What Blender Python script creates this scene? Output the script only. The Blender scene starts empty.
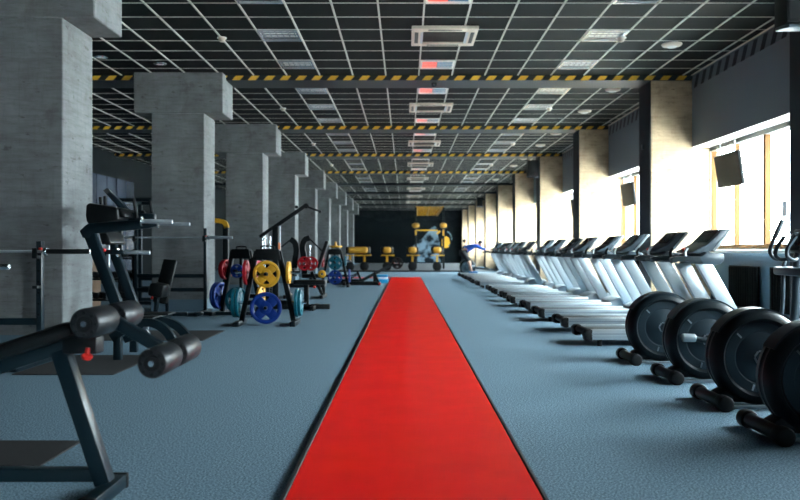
import bpy, bmesh, math, random
from mathutils import Vector, Matrix, Quaternion
random.seed(7)
R = math.radians
scn = bpy.context.scene
COL = scn.collection

# ------------------------------------------------------------------ camera
CAM_H, FPX, VX, VY = 1.16, 778.0, 405.0, 249.0      # photo is 800 x 500
cam_d = bpy.data.cameras.new('camera'); cam = bpy.data.objects.new('camera', cam_d); COL.objects.link(cam)
cam.location = (0, 0, CAM_H); cam.rotation_euler = (R(90), 0, 0)
cam_d.sensor_width = 36; cam_d.lens = FPX / 800 * 36
cam_d.shift_x = -(VX - 400) / 800; cam_d.shift_y = (VY - 250) / 800
cam_d.clip_end = 300
cam_d.dof.use_dof = True; cam_d.dof.focus_distance = 6.6; cam_d.dof.aperture_fstop = 2.2
scn.camera = cam
# ------------------------------------------------------------------ world / exposure
w = bpy.data.worlds.new('world'); scn.world = w; w.use_nodes = True
nt = w.node_tree; bg = nt.nodes['Background']                 # standard overcast sky: L = Lz (1 + 2 sin(elevation)) / 3
bg.inputs[0].default_value = (0.80, 0.93, 1.0, 1)
tc = nt.nodes.new('ShaderNodeTexCoord'); sp_ = nt.nodes.new('ShaderNodeSeparateXYZ'); mr = nt.nodes.new('ShaderNodeMapRange')
mr.inputs[1].default_value = 0; mr.inputs[2].default_value = 1; mr.inputs[3].default_value = 22.0; mr.inputs[4].default_value = 60.0
nt.links.new(tc.outputs['Generated'], sp_.inputs[0]); nt.links.new(sp_.outputs['Z'], mr.inputs[0]); nt.links.new(mr.outputs[0], bg.inputs[1])
scn.view_settings.view_transform = 'Standard'; scn.view_settings.look = 'None'
scn.view_settings.gamma = 1; scn.view_settings.exposure = 1.25
scn.view_settings.use_curve_mapping = False
for yb in [14.74 + 6.05 * k for k in range(-1, 9)]:          # one light portal per window: guides the sky light, emits nothing itself
    ld = bpy.data.lights.new('window_portal', 'AREA'); ld.shape = 'RECTANGLE'; ld.size = 1.86; ld.size_y = 3.95
    ld.cycles.is_portal = True
    lo = bpy.data.objects.new('window_portal', ld); COL.objects.link(lo)
    lo.location = (5.99, yb - 1.99, 2.12); lo.rotation_euler = (0, R(90), 0)

def P(px, py, Y):                       # photo pixel + distance -> point in the room
    return Vector(((px - VX) * Y / FPX, Y, CAM_H - (py - VY) * Y / FPX))

# ------------------------------------------------------------------ materials
MATS = {}
def mat(name, col, rough=0.5, metal=0.0, noise=None, bump=0.0, bscale=60, spec=0.5, emit=None):
    m = bpy.data.materials.new(name); m.use_nodes = True
    nt = m.node_tree; b = nt.nodes['Principled BSDF']
    b.inputs['Base Color'].default_value = (*col, 1); b.inputs['Roughness'].default_value = rough
    b.inputs['Metallic'].default_value = metal; b.inputs['Specular IOR Level'].default_value = spec
    tc = nt.nodes.new('ShaderNodeTexCoord')
    if noise:                            # (scale, colour 2, contrast lo, hi)
        n = nt.nodes.new('ShaderNodeTexNoise'); n.inputs['Scale'].default_value = noise[0]; n.inputs['Detail'].default_value = 6
        nt.links.new(tc.outputs['Object'], n.inputs['Vector'])
        r = nt.nodes.new('ShaderNodeValToRGB'); r.color_ramp.elements[0].position = noise[2]; r.color_ramp.elements[1].position = noise[3]
        r.color_ramp.elements[0].color = (*col, 1); r.color_ramp.elements[1].color = (*noise[1], 1)
        nt.links.new(n.outputs['Fac'], r.inputs['Fac']); nt.links.new(r.outputs['Color'], b.inputs['Base Color'])
    if bump:
        n = nt.nodes.new('ShaderNodeTexNoise'); n.inputs['Scale'].default_value = bscale
        nt.links.new(tc.outputs['Object'], n.inputs['Vector'])
        bp = nt.nodes.new('ShaderNodeBump'); bp.inputs['Strength'].default_value = bump; bp.inputs['Distance'].default_value = 0.01
        nt.links.new(n.outputs['Fac'], bp.inputs['Height']); nt.links.new(bp.outputs['Normal'], b.inputs['Normal'])
    if emit:
        b.inputs['Emission Color'].default_value = (*emit[0], 1); b.inputs['Emission Strength'].default_value = emit[1]
    MATS[name] = m
    return m

def concrete(name, base, dark):
    m = mat(name, base, 0.85); nt = m.node_tree; b = nt.nodes['Principled BSDF']
    tc = nt.nodes.new('ShaderNodeTexCoord')
    def noise(sc, detail, stretch, rough=0.6):
        mp = nt.nodes.new('ShaderNodeMapping'); mp.inputs['Scale'].default_value = stretch
        nt.links.new(tc.outputs['Object'], mp.inputs['Vector'])
        n = nt.nodes.new('ShaderNodeTexNoise'); n.inputs['Scale'].default_value = sc; n.inputs['Detail'].default_value = detail
        n.inputs['Roughness'].default_value = rough
        nt.links.new(mp.outputs['Vector'], n.inputs['Vector']); return n
    def ramp(n, lo, hi, c0, c1):
        r = nt.nodes.new('ShaderNodeValToRGB'); e = r.color_ramp.elements
        e[0].position = lo; e[1].position = hi; e[0].color = (*c0, 1); e[1].color = (*c1, 1)
        nt.links.new(n.outputs['Fac'], r.inputs['Fac']); return r
    r1 = ramp(noise(1.3, 5, (1, 1, 1)), 0.35, 0.65, [c * 0.72 for c in base], [min(1, c * 1.12) for c in base])
    r2 = ramp(noise(4, 8, (0.5, 0.5, 4), 0.75), 0.36, 0.56, (0.45, 0.42, 0.38), (1, 1, 1))     # board-form streaks
    r3 = ramp(noise(5, 6, (4, 4, 0.5), 0.7), 0.3, 0.48, (0.72, 0.70, 0.66), (1, 1, 1))           # runs
    r4 = ramp(noise(8, 5, (0.7, 0.7, 1.8), 0.6), 0.30, 0.39, dark, (1, 1, 1))                        # stains
    r5 = ramp(noise(2.2, 5, (1, 1, 0.8), 0.65), 0.30, 0.44, (0.50, 0.46, 0.42), (1, 1, 1))           # broad dirty patches
    prev = r1.outputs['Color']
    for r, f in ((r2, 0.50), (r3, 0.55), (r4, 0.85), (r5, 0.6)):
        mx = nt.nodes.new('ShaderNodeMix'); mx.data_type = 'RGBA'; mx.blend_type = 'MULTIPLY'
        mx.inputs['Factor'].default_value = f
        nt.links.new(prev, mx.inputs[6]); nt.links.new(r.outputs['Color'], mx.inputs[7]); prev = mx.outputs[2]
    nt.links.new(prev, b.inputs['Base Color'])
    bp = nt.nodes.new('ShaderNodeBump'); bp.inputs['Strength'].default_value = 0.25; bp.inputs['Distance'].default_value = 0.01
    nt.links.new(noise(14, 6, (1, 1, 3)).outputs['Fac'], bp.inputs['Height']); nt.links.new(bp.outputs['Normal'], b.inputs['Normal'])
    return m

def hazard(name, axis, period, duty, c_on, c_off, slant, rough=0.5):
    """painted diagonal stripes along one world axis"""
    m = mat(name, c_on, rough); nt = m.node_tree; b = nt.nodes['Principled BSDF']
    g = nt.nodes.new('ShaderNodeNewGeometry'); s = nt.nodes.new('ShaderNodeSeparateXYZ')
    nt.links.new(g.outputs['Position'], s.inputs[0])
    def mth(op, a, bb):
        n = nt.nodes.new('ShaderNodeMath'); n.operation = op
        for i, v in enumerate((a, bb)):
            if isinstance(v, (int, float)): n.inputs[i].default_value = v
            else: nt.links.new(v, n.inputs[i])
        return n.outputs[0]
    u = mth('SUBTRACT', s.outputs[axis], mth('MULTIPLY', s.outputs['Z'], slant))
    f = mth('FRACT', mth('DIVIDE', mth('ADD', u, 100 * period), period), 0)
    on = mth('LESS_THAN', f, duty)
    mx = nt.nodes.new('ShaderNodeMix'); mx.data_type = 'RGBA'
    nt.links.new(on, mx.inputs['Factor']); mx.inputs[6].default_value = (*c_off, 1); mx.inputs[7].default_value = (*c_on, 1)
    nt.links.new(mx.outputs[2], b.inputs['Base Color'])
    return m

concrete('concrete', (0.160, 0.172, 0.175), (0.42, 0.40, 0.37))
concrete('concrete_warm', (0.47, 0.345, 0.215), (0.45, 0.4, 0.34))
mat('carpet', (0.045, 0.085, 0.115), 0.95, noise=(92, (0.225, 0.34, 0.425), 0.36, 0.66), bump=0.25, bscale=90, spec=0.2)
for n_ in MATS['carpet'].node_tree.nodes:
    if n_.type == 'TEX_NOISE': n_.inputs['Detail'].default_value = 3
mat('track_red', (0.80, 0.005, 0.003), 0.40, noise=(3.0, (0.90, 0.012, 0.007), 0.3, 0.7), spec=0.06)
m = MATS['track_red']; nt = m.node_tree; b_ = nt.nodes['Principled BSDF']          # varnish and pale cross scuffs
b_.inputs['Coat Weight'].default_value = 0.25; b_.inputs['Coat Roughness'].default_value = 0.16
tc = nt.nodes.new('ShaderNodeTexCoord'); mp = nt.nodes.new('ShaderNodeMapping'); mp.inputs['Scale'].default_value = (1.6, 11, 1)
nz = nt.nodes.new('ShaderNodeTexNoise'); nz.inputs['Scale'].default_value = 2.2; nz.inputs['Detail'].default_value = 7; nz.inputs['Roughness'].default_value = 0.7
rp = nt.nodes.new('ShaderNodeValToRGB'); rp.color_ramp.elements[0].position = 0.64; rp.color_ramp.elements[1].position = 0.86
mxs = nt.nodes.new('ShaderNodeMix'); mxs.data_type = 'RGBA'; mxs.inputs[7].default_value = (0.72, 0.20, 0.15, 1)
nt.links.new(tc.outputs['Object'], mp.inputs[0]); nt.links.new(mp.outputs[0], nz.inputs['Vector']); nt.links.new(nz.outputs['Fac'], rp.inputs[0])
nt.links.new(rp.outputs[0], mxs.inputs[0]); old = b_.inputs['Base Color'].links[0].from_socket
nt.links.new(old, mxs.inputs[6]); nt.links.new(mxs.outputs[2], b_.inputs['Base Color'])
mat('track_edge', (0.008, 0.010, 0.012), 0.6)
mat('ceiling_panel', (0.006, 0.008, 0.008), 0.65, noise=(2.0, (0.009, 0.0115, 0.011), 0.3, 0.7), spec=0.06)
mat('grid_metal', (0.50, 0.48, 0.43), 0.5)
mat('beam_paint', (0.016, 0.021, 0.024), 0.5, spec=0.3)
hazard('hazard_yellow', 'X', 0.30, 0.5, (0.75, 0.40, 0.03), (0.012, 0.016, 0.018), 0.9)
hazard('hazard_dark', 'Y', 0.34, 0.45, (0.010, 0.013, 0.015), (0.16, 0.19, 0.205), -0.6)
mat('bulkhead', (0.16, 0.19, 0.205), 0.7, bump=0.05, bscale=30)
mat('column_side_shade', (0.028, 0.034, 0.038), 0.6, spec=0.3)  # shade of the faces turned from the windows, put into the colour
mat('wall_gray', (0.085, 0.145, 0.19), 0.7)
mat('wall_dark', (0.0008, 0.003, 0.0042), 0.75, noise=(1.2, (0.0016, 0.0048, 0.0064), 0.35, 0.7), spec=0.12)
mat('white_paint', (0.75, 0.74, 0.70), 0.5)
mat('window_wood', (0.11, 0.05, 0.014), 0.6, spec=0.1)
mat('window_frame', (0.10, 0.10, 0.09), 0.5, spec=0.2)
m = mat('glass_pane', (1, 1, 1), 0.05); nt = m.node_tree            # thin clear glass
tr = nt.nodes.new('ShaderNodeBsdfTransparent'); tr.inputs[0].default_value = (0.95, 0.97, 0.97, 1)
gl = nt.nodes.new('ShaderNodeBsdfGlossy'); gl.inputs['Roughness'].default_value = 0.03
mx = nt.nodes.new('ShaderNodeMixShader')
lw = nt.nodes.new('ShaderNodeLayerWeight'); lw.inputs['Blend'].default_value = 0.5      # Schlick reflectance of double glazing
pw = nt.nodes.new('ShaderNodeMath'); pw.operation = 'POWER'; pw.inputs[1].default_value = 3.5; nt.links.new(lw.outputs['Facing'], pw.inputs[0])
md = nt.nodes.new('ShaderNodeMath'); md.operation = 'MULTIPLY_ADD'; md.inputs[1].default_value = 0.94; md.inputs[2].default_value = 0.06
nt.links.new(pw.outputs[0], md.inputs[0]); nt.links.new(md.outputs[0], mx.inputs[0])
nt.links.new(tr.outputs[0], mx.inputs[1]); nt.links.new(gl.outputs[0], mx.inputs[2]); nt.links.new(mx.outputs[0], nt.nodes['Material Output'].inputs['Surface'])
mat('street', (0.62, 0.60, 0.56), 0.9)
mat('glass_partition', (0.045, 0.06, 0.09), 0.25)
mat('mirror', (0.30, 0.36, 0.42), 0.08, 1.0)
mat('black_metal', (0.003, 0.005, 0.006), 0.5, spec=0.25)
mat('frame_paint', (0.0025, 0.010, 0.015), 0.33, spec=0.4)
mat('black_vinyl', (0.003, 0.0045, 0.005), 0.4, bump=0.08, bscale=200, spec=0.3)
mat('black_rubber', (0.004, 0.005, 0.006), 0.6, spec=0.25)
mat('rubber_gray', (0.05, 0.055, 0.06), 0.85, noise=(6, (0.07, 0.078, 0.085), 0.3, 0.7), spec=0.2)
mat('radiator_black', (0.004, 0.006, 0.007), 0.8, spec=0.08)
mat('mat_rubber', (0.008, 0.008, 0.0085), 0.8, bump=0.3, bscale=150)
mat('foam', (0.009, 0.011, 0.013), 0.42, spec=0.4)
mat('chrome', (0.62, 0.65, 0.68), 0.2, 1.0)
mat('silver', (0.44, 0.49, 0.52), 0.33, 0.5)
mat('silver_dark', (0.30, 0.34, 0.37), 0.4, 0.5)
mat('belt', (0.02, 0.026, 0.03), 0.36)
mat('plastic_dark', (0.005, 0.010, 0.013), 0.36, spec=0.25)
mat('plastic_gray', (0.035, 0.052, 0.066), 0.4)
mat('plastic_mid', (0.018, 0.028, 0.036), 0.4, spec=0.35)
mat('drum_face', (0.014, 0.028, 0.038), 0.42, spec=0.35)
mat('screen', (0.03, 0.04, 0.05), 0.12)
mat('tv_screen', (0.016, 0.023, 0.028), 0.5, spec=0.05)
mat('red_plastic', (0.62, 0.02, 0.015), 0.4)
mat('yellow', (0.62, 0.31, 0.012), 0.42)
mat('yellow_pad', (0.58, 0.29, 0.03), 0.5)
mat('blue', (0.003, 0.03, 0.20), 0.4, spec=0.35)
mat('teal', (0.003, 0.095, 0.135), 0.4, spec=0.35)
mat('red', (0.34, 0.006, 0.012), 0.4, spec=0.35)
mat('beige', (0.62, 0.53, 0.43), 0.5)
mat('grille', (0.05, 0.045, 0.04), 0.5)
mat('louver', (0.80, 0.84, 0.88), 0.22, 0.7)
mat('reflector', (0.02, 0.04, 0.06), 0.2, 0.3)
mat('panel_red', (0.80, 0.06, 0.035), 0.3, emit=((0.9, 0.09, 0.05), 0.35))
mat('panel_blue', (0.12, 0.24, 0.36), 0.25, emit=((0.2, 0.42, 0.6), 0.12))
mat('cyan_plastic', (0.008, 0.33, 0.62), 0.5, spec=0.25)
mat('orange', (0.85, 0.18, 0.02), 0.4)
mat('wood', (0.16, 0.09, 0.05), 0.6, noise=(8, (0.21, 0.12, 0.065), 0.3, 0.7))
mat('skin', (0.55, 0.30, 0.20), 0.55)
mat('cloth_blue', (0.01, 0.10, 0.50), 0.8)
mat('cloth_black', (0.012, 0.013, 0.016), 0.85)
mat('hair', (0.012, 0.008, 0.006), 0.6)
mat('shoe_blue', (0.03, 0.15, 0.35), 0.6)
mat('shoe_white', (0.7, 0.7, 0.7), 0.6)
mat('mural_pale', (0.16, 0.24, 0.30), 0.7, noise=(1.6, (0.004, 0.009, 0.014), 0.40, 0.56), spec=0.15)
mat('mural_gray', (0.008, 0.011, 0.013), 0.8, noise=(3, (0.003, 0.005, 0.007), 0.4, 0.6), spec=0.15)
mat('paper', (0.70, 0.75, 0.80), 0.7)
mat('eye', (0.02, 0.02, 0.02), 0.3)

# ------------------------------------------------------------------ mesh builder
class MB:
    def __init__(s): s.bm = bmesh.new()
    def _merge(s, b2, mtx=None):
        if mtx is not None: bmesh.ops.transform(b2, matrix=mtx, verts=b2.verts)
        me = bpy.data.meshes.new('t'); b2.to_mesh(me); b2.free()
        s.bm.from_mesh(me); bpy.data.meshes.remove(me)
    def box(s, c, size, bev=0.0, rot=None, seg=2):
        b2 = bmesh.new(); bmesh.ops.create_cube(b2, size=1)
        bmesh.ops.scale(b2, vec=size, verts=b2.verts)
        if bev: bmesh.ops.bevel(b2, geom=b2.edges[:], offset=bev, segments=seg, affect='EDGES', profile=0.5)
        m = Matrix.Translation(c)
        if rot is not None: m = m @ (rot.to_matrix().to_4x4() if hasattr(rot, 'to_matrix') else rot)
        s._merge(b2, m); return s
    def bar(s, p0, p1, wx, wy, bev=0.0, up=(0, 1, 0)):
        """rectangular tube p0->p1; wy measured along `up`, wx across"""
        p0, p1 = Vector(p0), Vector(p1); z = (p1 - p0).normalized(); y = Vector(up)
        y = (y - z * y.dot(z))
        if y.length < 1e-4: y = Vector((0, 0, 1)) - z * z.z
        y.normalize(); x = y.cross(z)
        m = Matrix((x, y, z)).transposed()
        return s.box((p0 + p1) / 2, (wx, wy, (p1 - p0).length), bev, m.to_4x4())
    def cyl(s, p0, p1, r, seg=16, r2=None, bev=0.0):
        p0, p1 = Vector(p0), Vector(p1); d = p1 - p0
        b2 = bmesh.new()
        bmesh.ops.create_cone(b2, cap_ends=True, segments=seg, radius1=r, radius2=r if r2 is None else r2, depth=d.length)
        if bev:
            es = [e for e in b2.edges if any(len(f.verts) > 4 for f in e.link_faces)]
            bmesh.ops.bevel(b2, geom=es, offset=bev, segments=3, affect='EDGES', profile=0.5)
        q = Vector((0, 0, 1)).rotation_difference(d.normalized())
        s._merge(b2, Matrix.Translation((p0 + p1) / 2) @ q.to_matrix().to_4x4()); return s
    def lathe(s, prof, c=(0, 0, 0), axis=(0, 0, 1), seg=28):
        """prof: list of (radius, height along axis)"""
        b2 = bmesh.new(); rings = []
        for r, h in prof:
            if r < 1e-6: rings.append([b2.verts.new((0, 0, h))])
            else: rings.append([b2.verts.new((r * math.cos(2 * math.pi * i / seg), r * math.sin(2 * math.pi * i / seg), h)) for i in range(seg)])
        for a, b in zip(rings, rings[1:]):
            for i in range(seg):
                j = (i + 1) % seg
                q = [a[i % len(a)], a[j % len(a)], b[j % len(b)], b[i % len(b)]]
                u = []
                for v in q:
                    if v not in u: u.append(v)
                if len(u) > 2: b2.faces.new(u)
        bmesh.ops.recalc_face_normals(b2, faces=b2.faces)
        q = Vector((0, 0, 1)).rotation_difference(Vector(axis).normalized())
        s._merge(b2, Matrix.Translation(c) @ q.to_matrix().to_4x4()); return s
    def sweep(s, pts, sec, up=(0, 1, 0), smooth=0, closed=False):
        """sec: list of (a, b) offsets; b along up, a across"""
        pts = [Vector(p) for p in pts]
        if smooth:
            out = []; n = len(pts)
            for i in range(n - 1):
                a, b, c, d = pts[max(i - 1, 0)], pts[i], pts[i + 1], pts[min(i + 2, n - 1)]
                for k in range(smooth):
                    t = k / smooth
                    out.append(0.5 * ((2 * b) + (c - a) * t + (2 * a - 5 * b + 4 * c - d) * t * t + (3 * b - a - 3 * c + d) * t ** 3))
            out.append(pts[-1]); pts = out
        rings = []; upv = Vector(up)
        for i, p in enumerate(pts):
            t = (pts[min(i + 1, len(pts) - 1)] - pts[max(i - 1, 0)]).normalized()
            y = upv - t * upv.dot(t)
            if y.length < 1e-3: y = Vector((0, 0, 1)) - t * t.z
            if y.length < 1e-3: y = Vector((1, 0, 0))
            y.normalize(); x = y.cross(t); upv = y if len(sec) > 6 else upv
            rings.append([s.bm.verts.new(p + x * a + y * b) for a, b in sec])
        n = len(sec)
        for a, b in zip(rings, rings[1:]):
            for i in range(n): s.bm.faces.new((a[i], a[(i + 1) % n], b[(i + 1) % n], b[i]))
        s.bm.faces.new(rings[0][::-1]); s.bm.faces.new(rings[-1]); return s
    def tube(s, pts, r, smooth=6, seg=10):
        return s.sweep(pts, [(r * math.cos(2 * math.pi * i / seg), r * math.sin(2 * math.pi * i / seg)) for i in range(seg)], smooth=smooth)
    def strap(s, pts, w, d, smooth=6, up=(0, 1, 0)):
        return s.sweep(pts, [(-w / 2, -d / 2), (w / 2, -d / 2), (w / 2, d / 2), (-w / 2, d / 2)], up=up, smooth=smooth)
    def prism(s, poly, y0, y1, bev=0.0):
        """poly of (x, z) extruded along y"""
        b2 = bmesh.new()
        f = b2.faces.new([b2.verts.new((x, y0, z)) for x, z in poly])
        ex = bmesh.ops.extrude_face_region(b2, geom=[f])
        vs = [v for v in ex['geom'] if isinstance(v, bmesh.types.BMVert)]
        bmesh.ops.translate(b2, vec=(0, y1 - y0, 0), verts=vs)
        bmesh.ops.recalc_face_normals(b2, faces=b2.faces)
        if bev: bmesh.ops.bevel(b2, geom=b2.edges[:], offset=bev, segments=2, affect='EDGES', profile=0.5)
        s._merge(b2); return s
    def sphere(s, c, r, sc=(1, 1, 1), seg=16, rot=None):
        b2 = bmesh.new(); bmesh.ops.create_uvsphere(b2, u_segments=seg, v_segments=seg // 2, radius=r)
        m = Matrix.Translation(c)
        if rot is not None: m = m @ rot
        s._merge(b2, m @ Matrix.Diagonal((*sc, 1))); return s
    def mesh(s, name, m, origin=(0, 0, 0)):
        bmesh.ops.recalc_face_normals(s.bm, faces=s.bm.faces)
        if tuple(origin) != (0, 0, 0): bmesh.ops.translate(s.bm, vec=-Vector(origin), verts=s.bm.verts)
        me = bpy.data.meshes.new(name); s.bm.to_mesh(me); s.bm.free()
        me.materials.append(MATS[m])
        if len(me.polygons):
            me.polygons.foreach_set('use_smooth', [True] * len(me.polygons))
            me.set_sharp_from_angle(angle=R(38))
        return me
    def build(s, name, m, parent=None, loc=None, label=None, origin=None):
        o = bpy.data.objects.new(name, None if False else s.mesh(name, m, origin if origin is not None else (0, 0, 0)))
        COL.objects.link(o)
        if origin is not None: o.location = origin
        if loc is not None: o.location = loc
        if parent is not None: o.parent = parent
        if label: o['label'] = label
        return o

def tag(o, label, cat, group=None, kind=None):
    o['label'] = label; o['category'] = cat
    if group: o['group'] = group
    if kind: o['kind'] = kind
    return o
def thing(name, label, cat, loc=(0, 0, 0), rz=0.0, group=None):
    o = bpy.data.objects.new(name, None); COL.objects.link(o); o.empty_display_size = 0.1
    o.location = loc; o.rotation_euler = (0, 0, rz)
    return tag(o, label, cat, group)
def kids(o): return [c for c in bpy.data.objects if c.parent == o]
def dup(o, parent=None, **kw):
    c = o.copy(); COL.objects.link(c)
    if parent is not None: c.parent = parent
    for ch in list(o.children): dup(ch, c)
    for k, v in kw.items():
        if k == 'loc': c.location = v
        elif k == 'rz': c.rotation_euler = (0, 0, v)
        else: c[k] = v
    return c
def struct(o, label=None):
    o['kind'] = 'structure'
    if label: o['label'] = label
    return o
def link(name, me, parent=None, loc=(0, 0, 0), rz=0):
    o = bpy.data.objects.new(name, me); COL.objects.link(o); o.location = loc; o.rotation_euler = (0, 0, rz)
    if parent is not None: o.parent = parent
    return o
ORD = ['first', 'second', 'third', 'fourth', 'fifth', 'sixth', 'seventh', 'eighth', 'ninth', 'tenth', 'eleventh', 'twelfth', 'thirteenth',
       'fourteenth', 'fifteenth', 'sixteenth', 'seventeenth', 'eighteenth', 'nineteenth', 'twentieth']

# ================================================================== SETTING
BAY = 6.05; CEIL = CAM_H + 3.29
Y0, Y1 = -9.0, 64.0
XL, XR = -10.0, 5.82                     # left wall, window plane
XB = 5.44                                # bulkhead face
BEAMS = [14.74 + BAY * k for k in range(-3, 9)]   # front face of every ceiling beam, 0.72 deep
# floor
floor = struct(MB().box(((XL + XR) / 2, (Y0 + Y1) / 2, -0.05), (XR - XL + 1, Y1 - Y0 + 1, 0.1)).build('floor', 'carpet'), 'speckled blue-grey carpet floor')
# ceiling: backing slab, grid, tiles
ceiling = struct(MB().box(((XL + XR) / 2, (Y0 + Y1) / 2, CEIL + 0.12), (XR - XL + 1, Y1 - Y0 + 1, 0.1)).build('ceiling', 'beam_paint'), 'dark suspended tile ceiling with a pale metal grid')
GX0, GS = 0.2615, 0.628
run_x = [GX0 + 0.6255 * i for i in range(-16, 9) if GX0 + 0.6255 * i < XB - 0.02]
mb = MB(); mb.box((0, 0, 0), (0.024, 5.33, 0.02)); runner_me = mb.mesh('ceiling_runner', 'grid_metal')
mb = MB(); mb.box((0, 0, 0), (XB - XL, 0.018, 0.014)); tee_me = mb.mesh('cross_tee', 'grid_metal')
tile_me = MB().box((0, 0, 0), (0.596, 0.600, 0.02), 0.004, seg=1).mesh('ceiling_tile', 'ceiling_panel')
cells_special = {}
def cell_x(i): return GX0 + 0.6255 * (i + 0.5)
LIGHT_COLS = (-4, 0, 4); LIGHT_ROWS = (0, 3, 6)      # columns (left, middle, right) and rows counted back from the beam
tiles = []
for k, yb in enumerate(BEAMS[1:]):
    ya = yb - BAY + 0.72
    for x in run_x:
        link('ceiling_runner', runner_me, ceiling, (x, (ya + yb) / 2, CEIL + 0.006))
    ys = [yb - 0.55 - GS * j for j in range(9)]
    ys = [y for y in ys if y > ya + 0.02]
    for y in ys:
        link('cross_tee', tee_me, ceiling, ((XL + XB) / 2, y, CEIL + 0.008))
    MB().box((5.36, (ya + yb) / 2, CEIL + 0.016), (0.16, yb - ya, 0.02)).build('edge_tile', 'ceiling_panel', ceiling)
    MB().box((XB - 0.012, (ya + yb) / 2, CEIL + 0.002), (0.024, yb - ya, 0.02)).build('wall_angle', 'beige', ceiling)
    for i in range(-17, 9):
        xc = cell_x(i)
        if xc > XB - 0.1: continue
        for j in range(-1, len(ys)):
            yc = (yb - 0.55) + GS * (-0.5 - j)
            if yc < ya + 0.05 or yc > yb + 0.1: continue
            if i in LIGHT_COLS and j in LIGHT_ROWS: continue
            tiles.append((xc, yc))
def vis(x, y):
    if y < 1: return 0
    px, py = VX + x * FPX / y, VY - (CEIL - CAM_H) * FPX / y
    if px < -20 or px > 820 or py < -12: return 0
    if px < 62 and py > 10: return 0
    return FPX ** 2 * 3.3 / y ** 3
tiles.sort(key=lambda t: -vis(*t))
for x, y in tiles[:300]:
    link('ceiling_tile', tile_me, ceiling, (x, y, CEIL + 0.016))
me = bpy.data.meshes.new('ceiling_tiles_rest'); vv, ff = [], []
for x, y in tiles[300:]:
    n = len(vv); a, b, z0, z1 = 0.298, 0.300, CEIL + 0.008, CEIL + 0.028
    vv += [(x + sx * a, y + sy * b, z) for z in (z0, z1) for sx, sy in ((-1, -1), (1, -1), (1, 1), (-1, 1))]
    ff += [(n + 3, n + 2, n + 1, n), (n + 4, n + 5, n + 6, n + 7)] + [(n + i, n + (i + 1) % 4, n + 4 + (i + 1) % 4, n + 4 + i) for i in range(4)]
me.from_pydata(vv, [], ff); me.materials.append(MATS['ceiling_panel'])
o = link('ceiling_tiles', me, ceiling); o['kind'] = 'stuff'
# beams with their painted hazard stripe
for k, yb in enumerate(BEAMS):
    b = MB().box(((XL + XB) / 2, yb + 0.36, CEIL + 0.0), (XB - XL, 0.72, 0.188)).build('ceiling_beam', 'beam_paint', ceiling)
    if k < 7: MB().box(((XL + XB) / 2, yb - 0.004, CEIL - 0.050), (XB - XL, 0.008, 0.082)).build('hazard_stripe', 'hazard_yellow', b, label='yellow and black diagonal hazard stripe')
# left concrete columns with a T head
for k in range(0, 9):
    y = 8.5 + 5.99 * k
    t = thing('column', f'{ORD[k]} T-headed concrete column from the camera along the left side', 'column', (-4.23, y, 0)); del t['category']; struct(t)
    MB().box((0, 0.41, (CEIL - 0.76) / 2), (0.98, 0.82, CEIL - 0.76), 0.012, seg=1).build('shaft', 'concrete', t)
    MB().box((0.01, 0.41, CEIL - 0.38), (1.66, 0.83, 0.76), 0.012, seg=1).build('column_head', 'concrete', t)
    for sx, sy, cx, cy in ((0.99, 0.012, 0, -0.005), (0.012, 0.82, 0.494, 0.41)):
        MB().box((cx, cy, 0.11), (sx, sy, 0.22)).build('skirting', 'wall_gray', t)
# right columns, bulkhead, windows
for k, yb in enumerate(BEAMS):
    vis_n = k - 2
    lab = (f'{ORD[vis_n - 1]} beige concrete column from the camera along the window wall' if 1 <= vis_n <= 9 else 'beige concrete column of the window wall')
    t = thing('column', lab, 'column', (4.66, yb, 0)); del t['category']; struct(t)
    MB().box((0.57, 0.36, (CEIL - 0.1) / 2), (1.14, 0.72, CEIL - 0.1), 0.01, seg=1).build('shaft', 'concrete_warm', t)
    MB().box((-0.006, 0.36, (CEIL - 0.1) / 2), (0.012, 0.70, CEIL - 0.1)).build('side_shade', 'column_side_shade', t)  # thin dark strip paints in the shade on the room-side face
    if k == 3: MB().box((-0.02, 0.45, 3.15), (0.03, 0.1, 0.1), 0.01).build('control_box', 'plastic_gray', t)
wall_r = struct(MB().box((XR + 0.25, (Y0 + Y1) / 2, 0.58), (0.3, Y1 - Y0, 1.16)).build('wall_right', 'wall_gray'), 'grey wall below the window sills')
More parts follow.
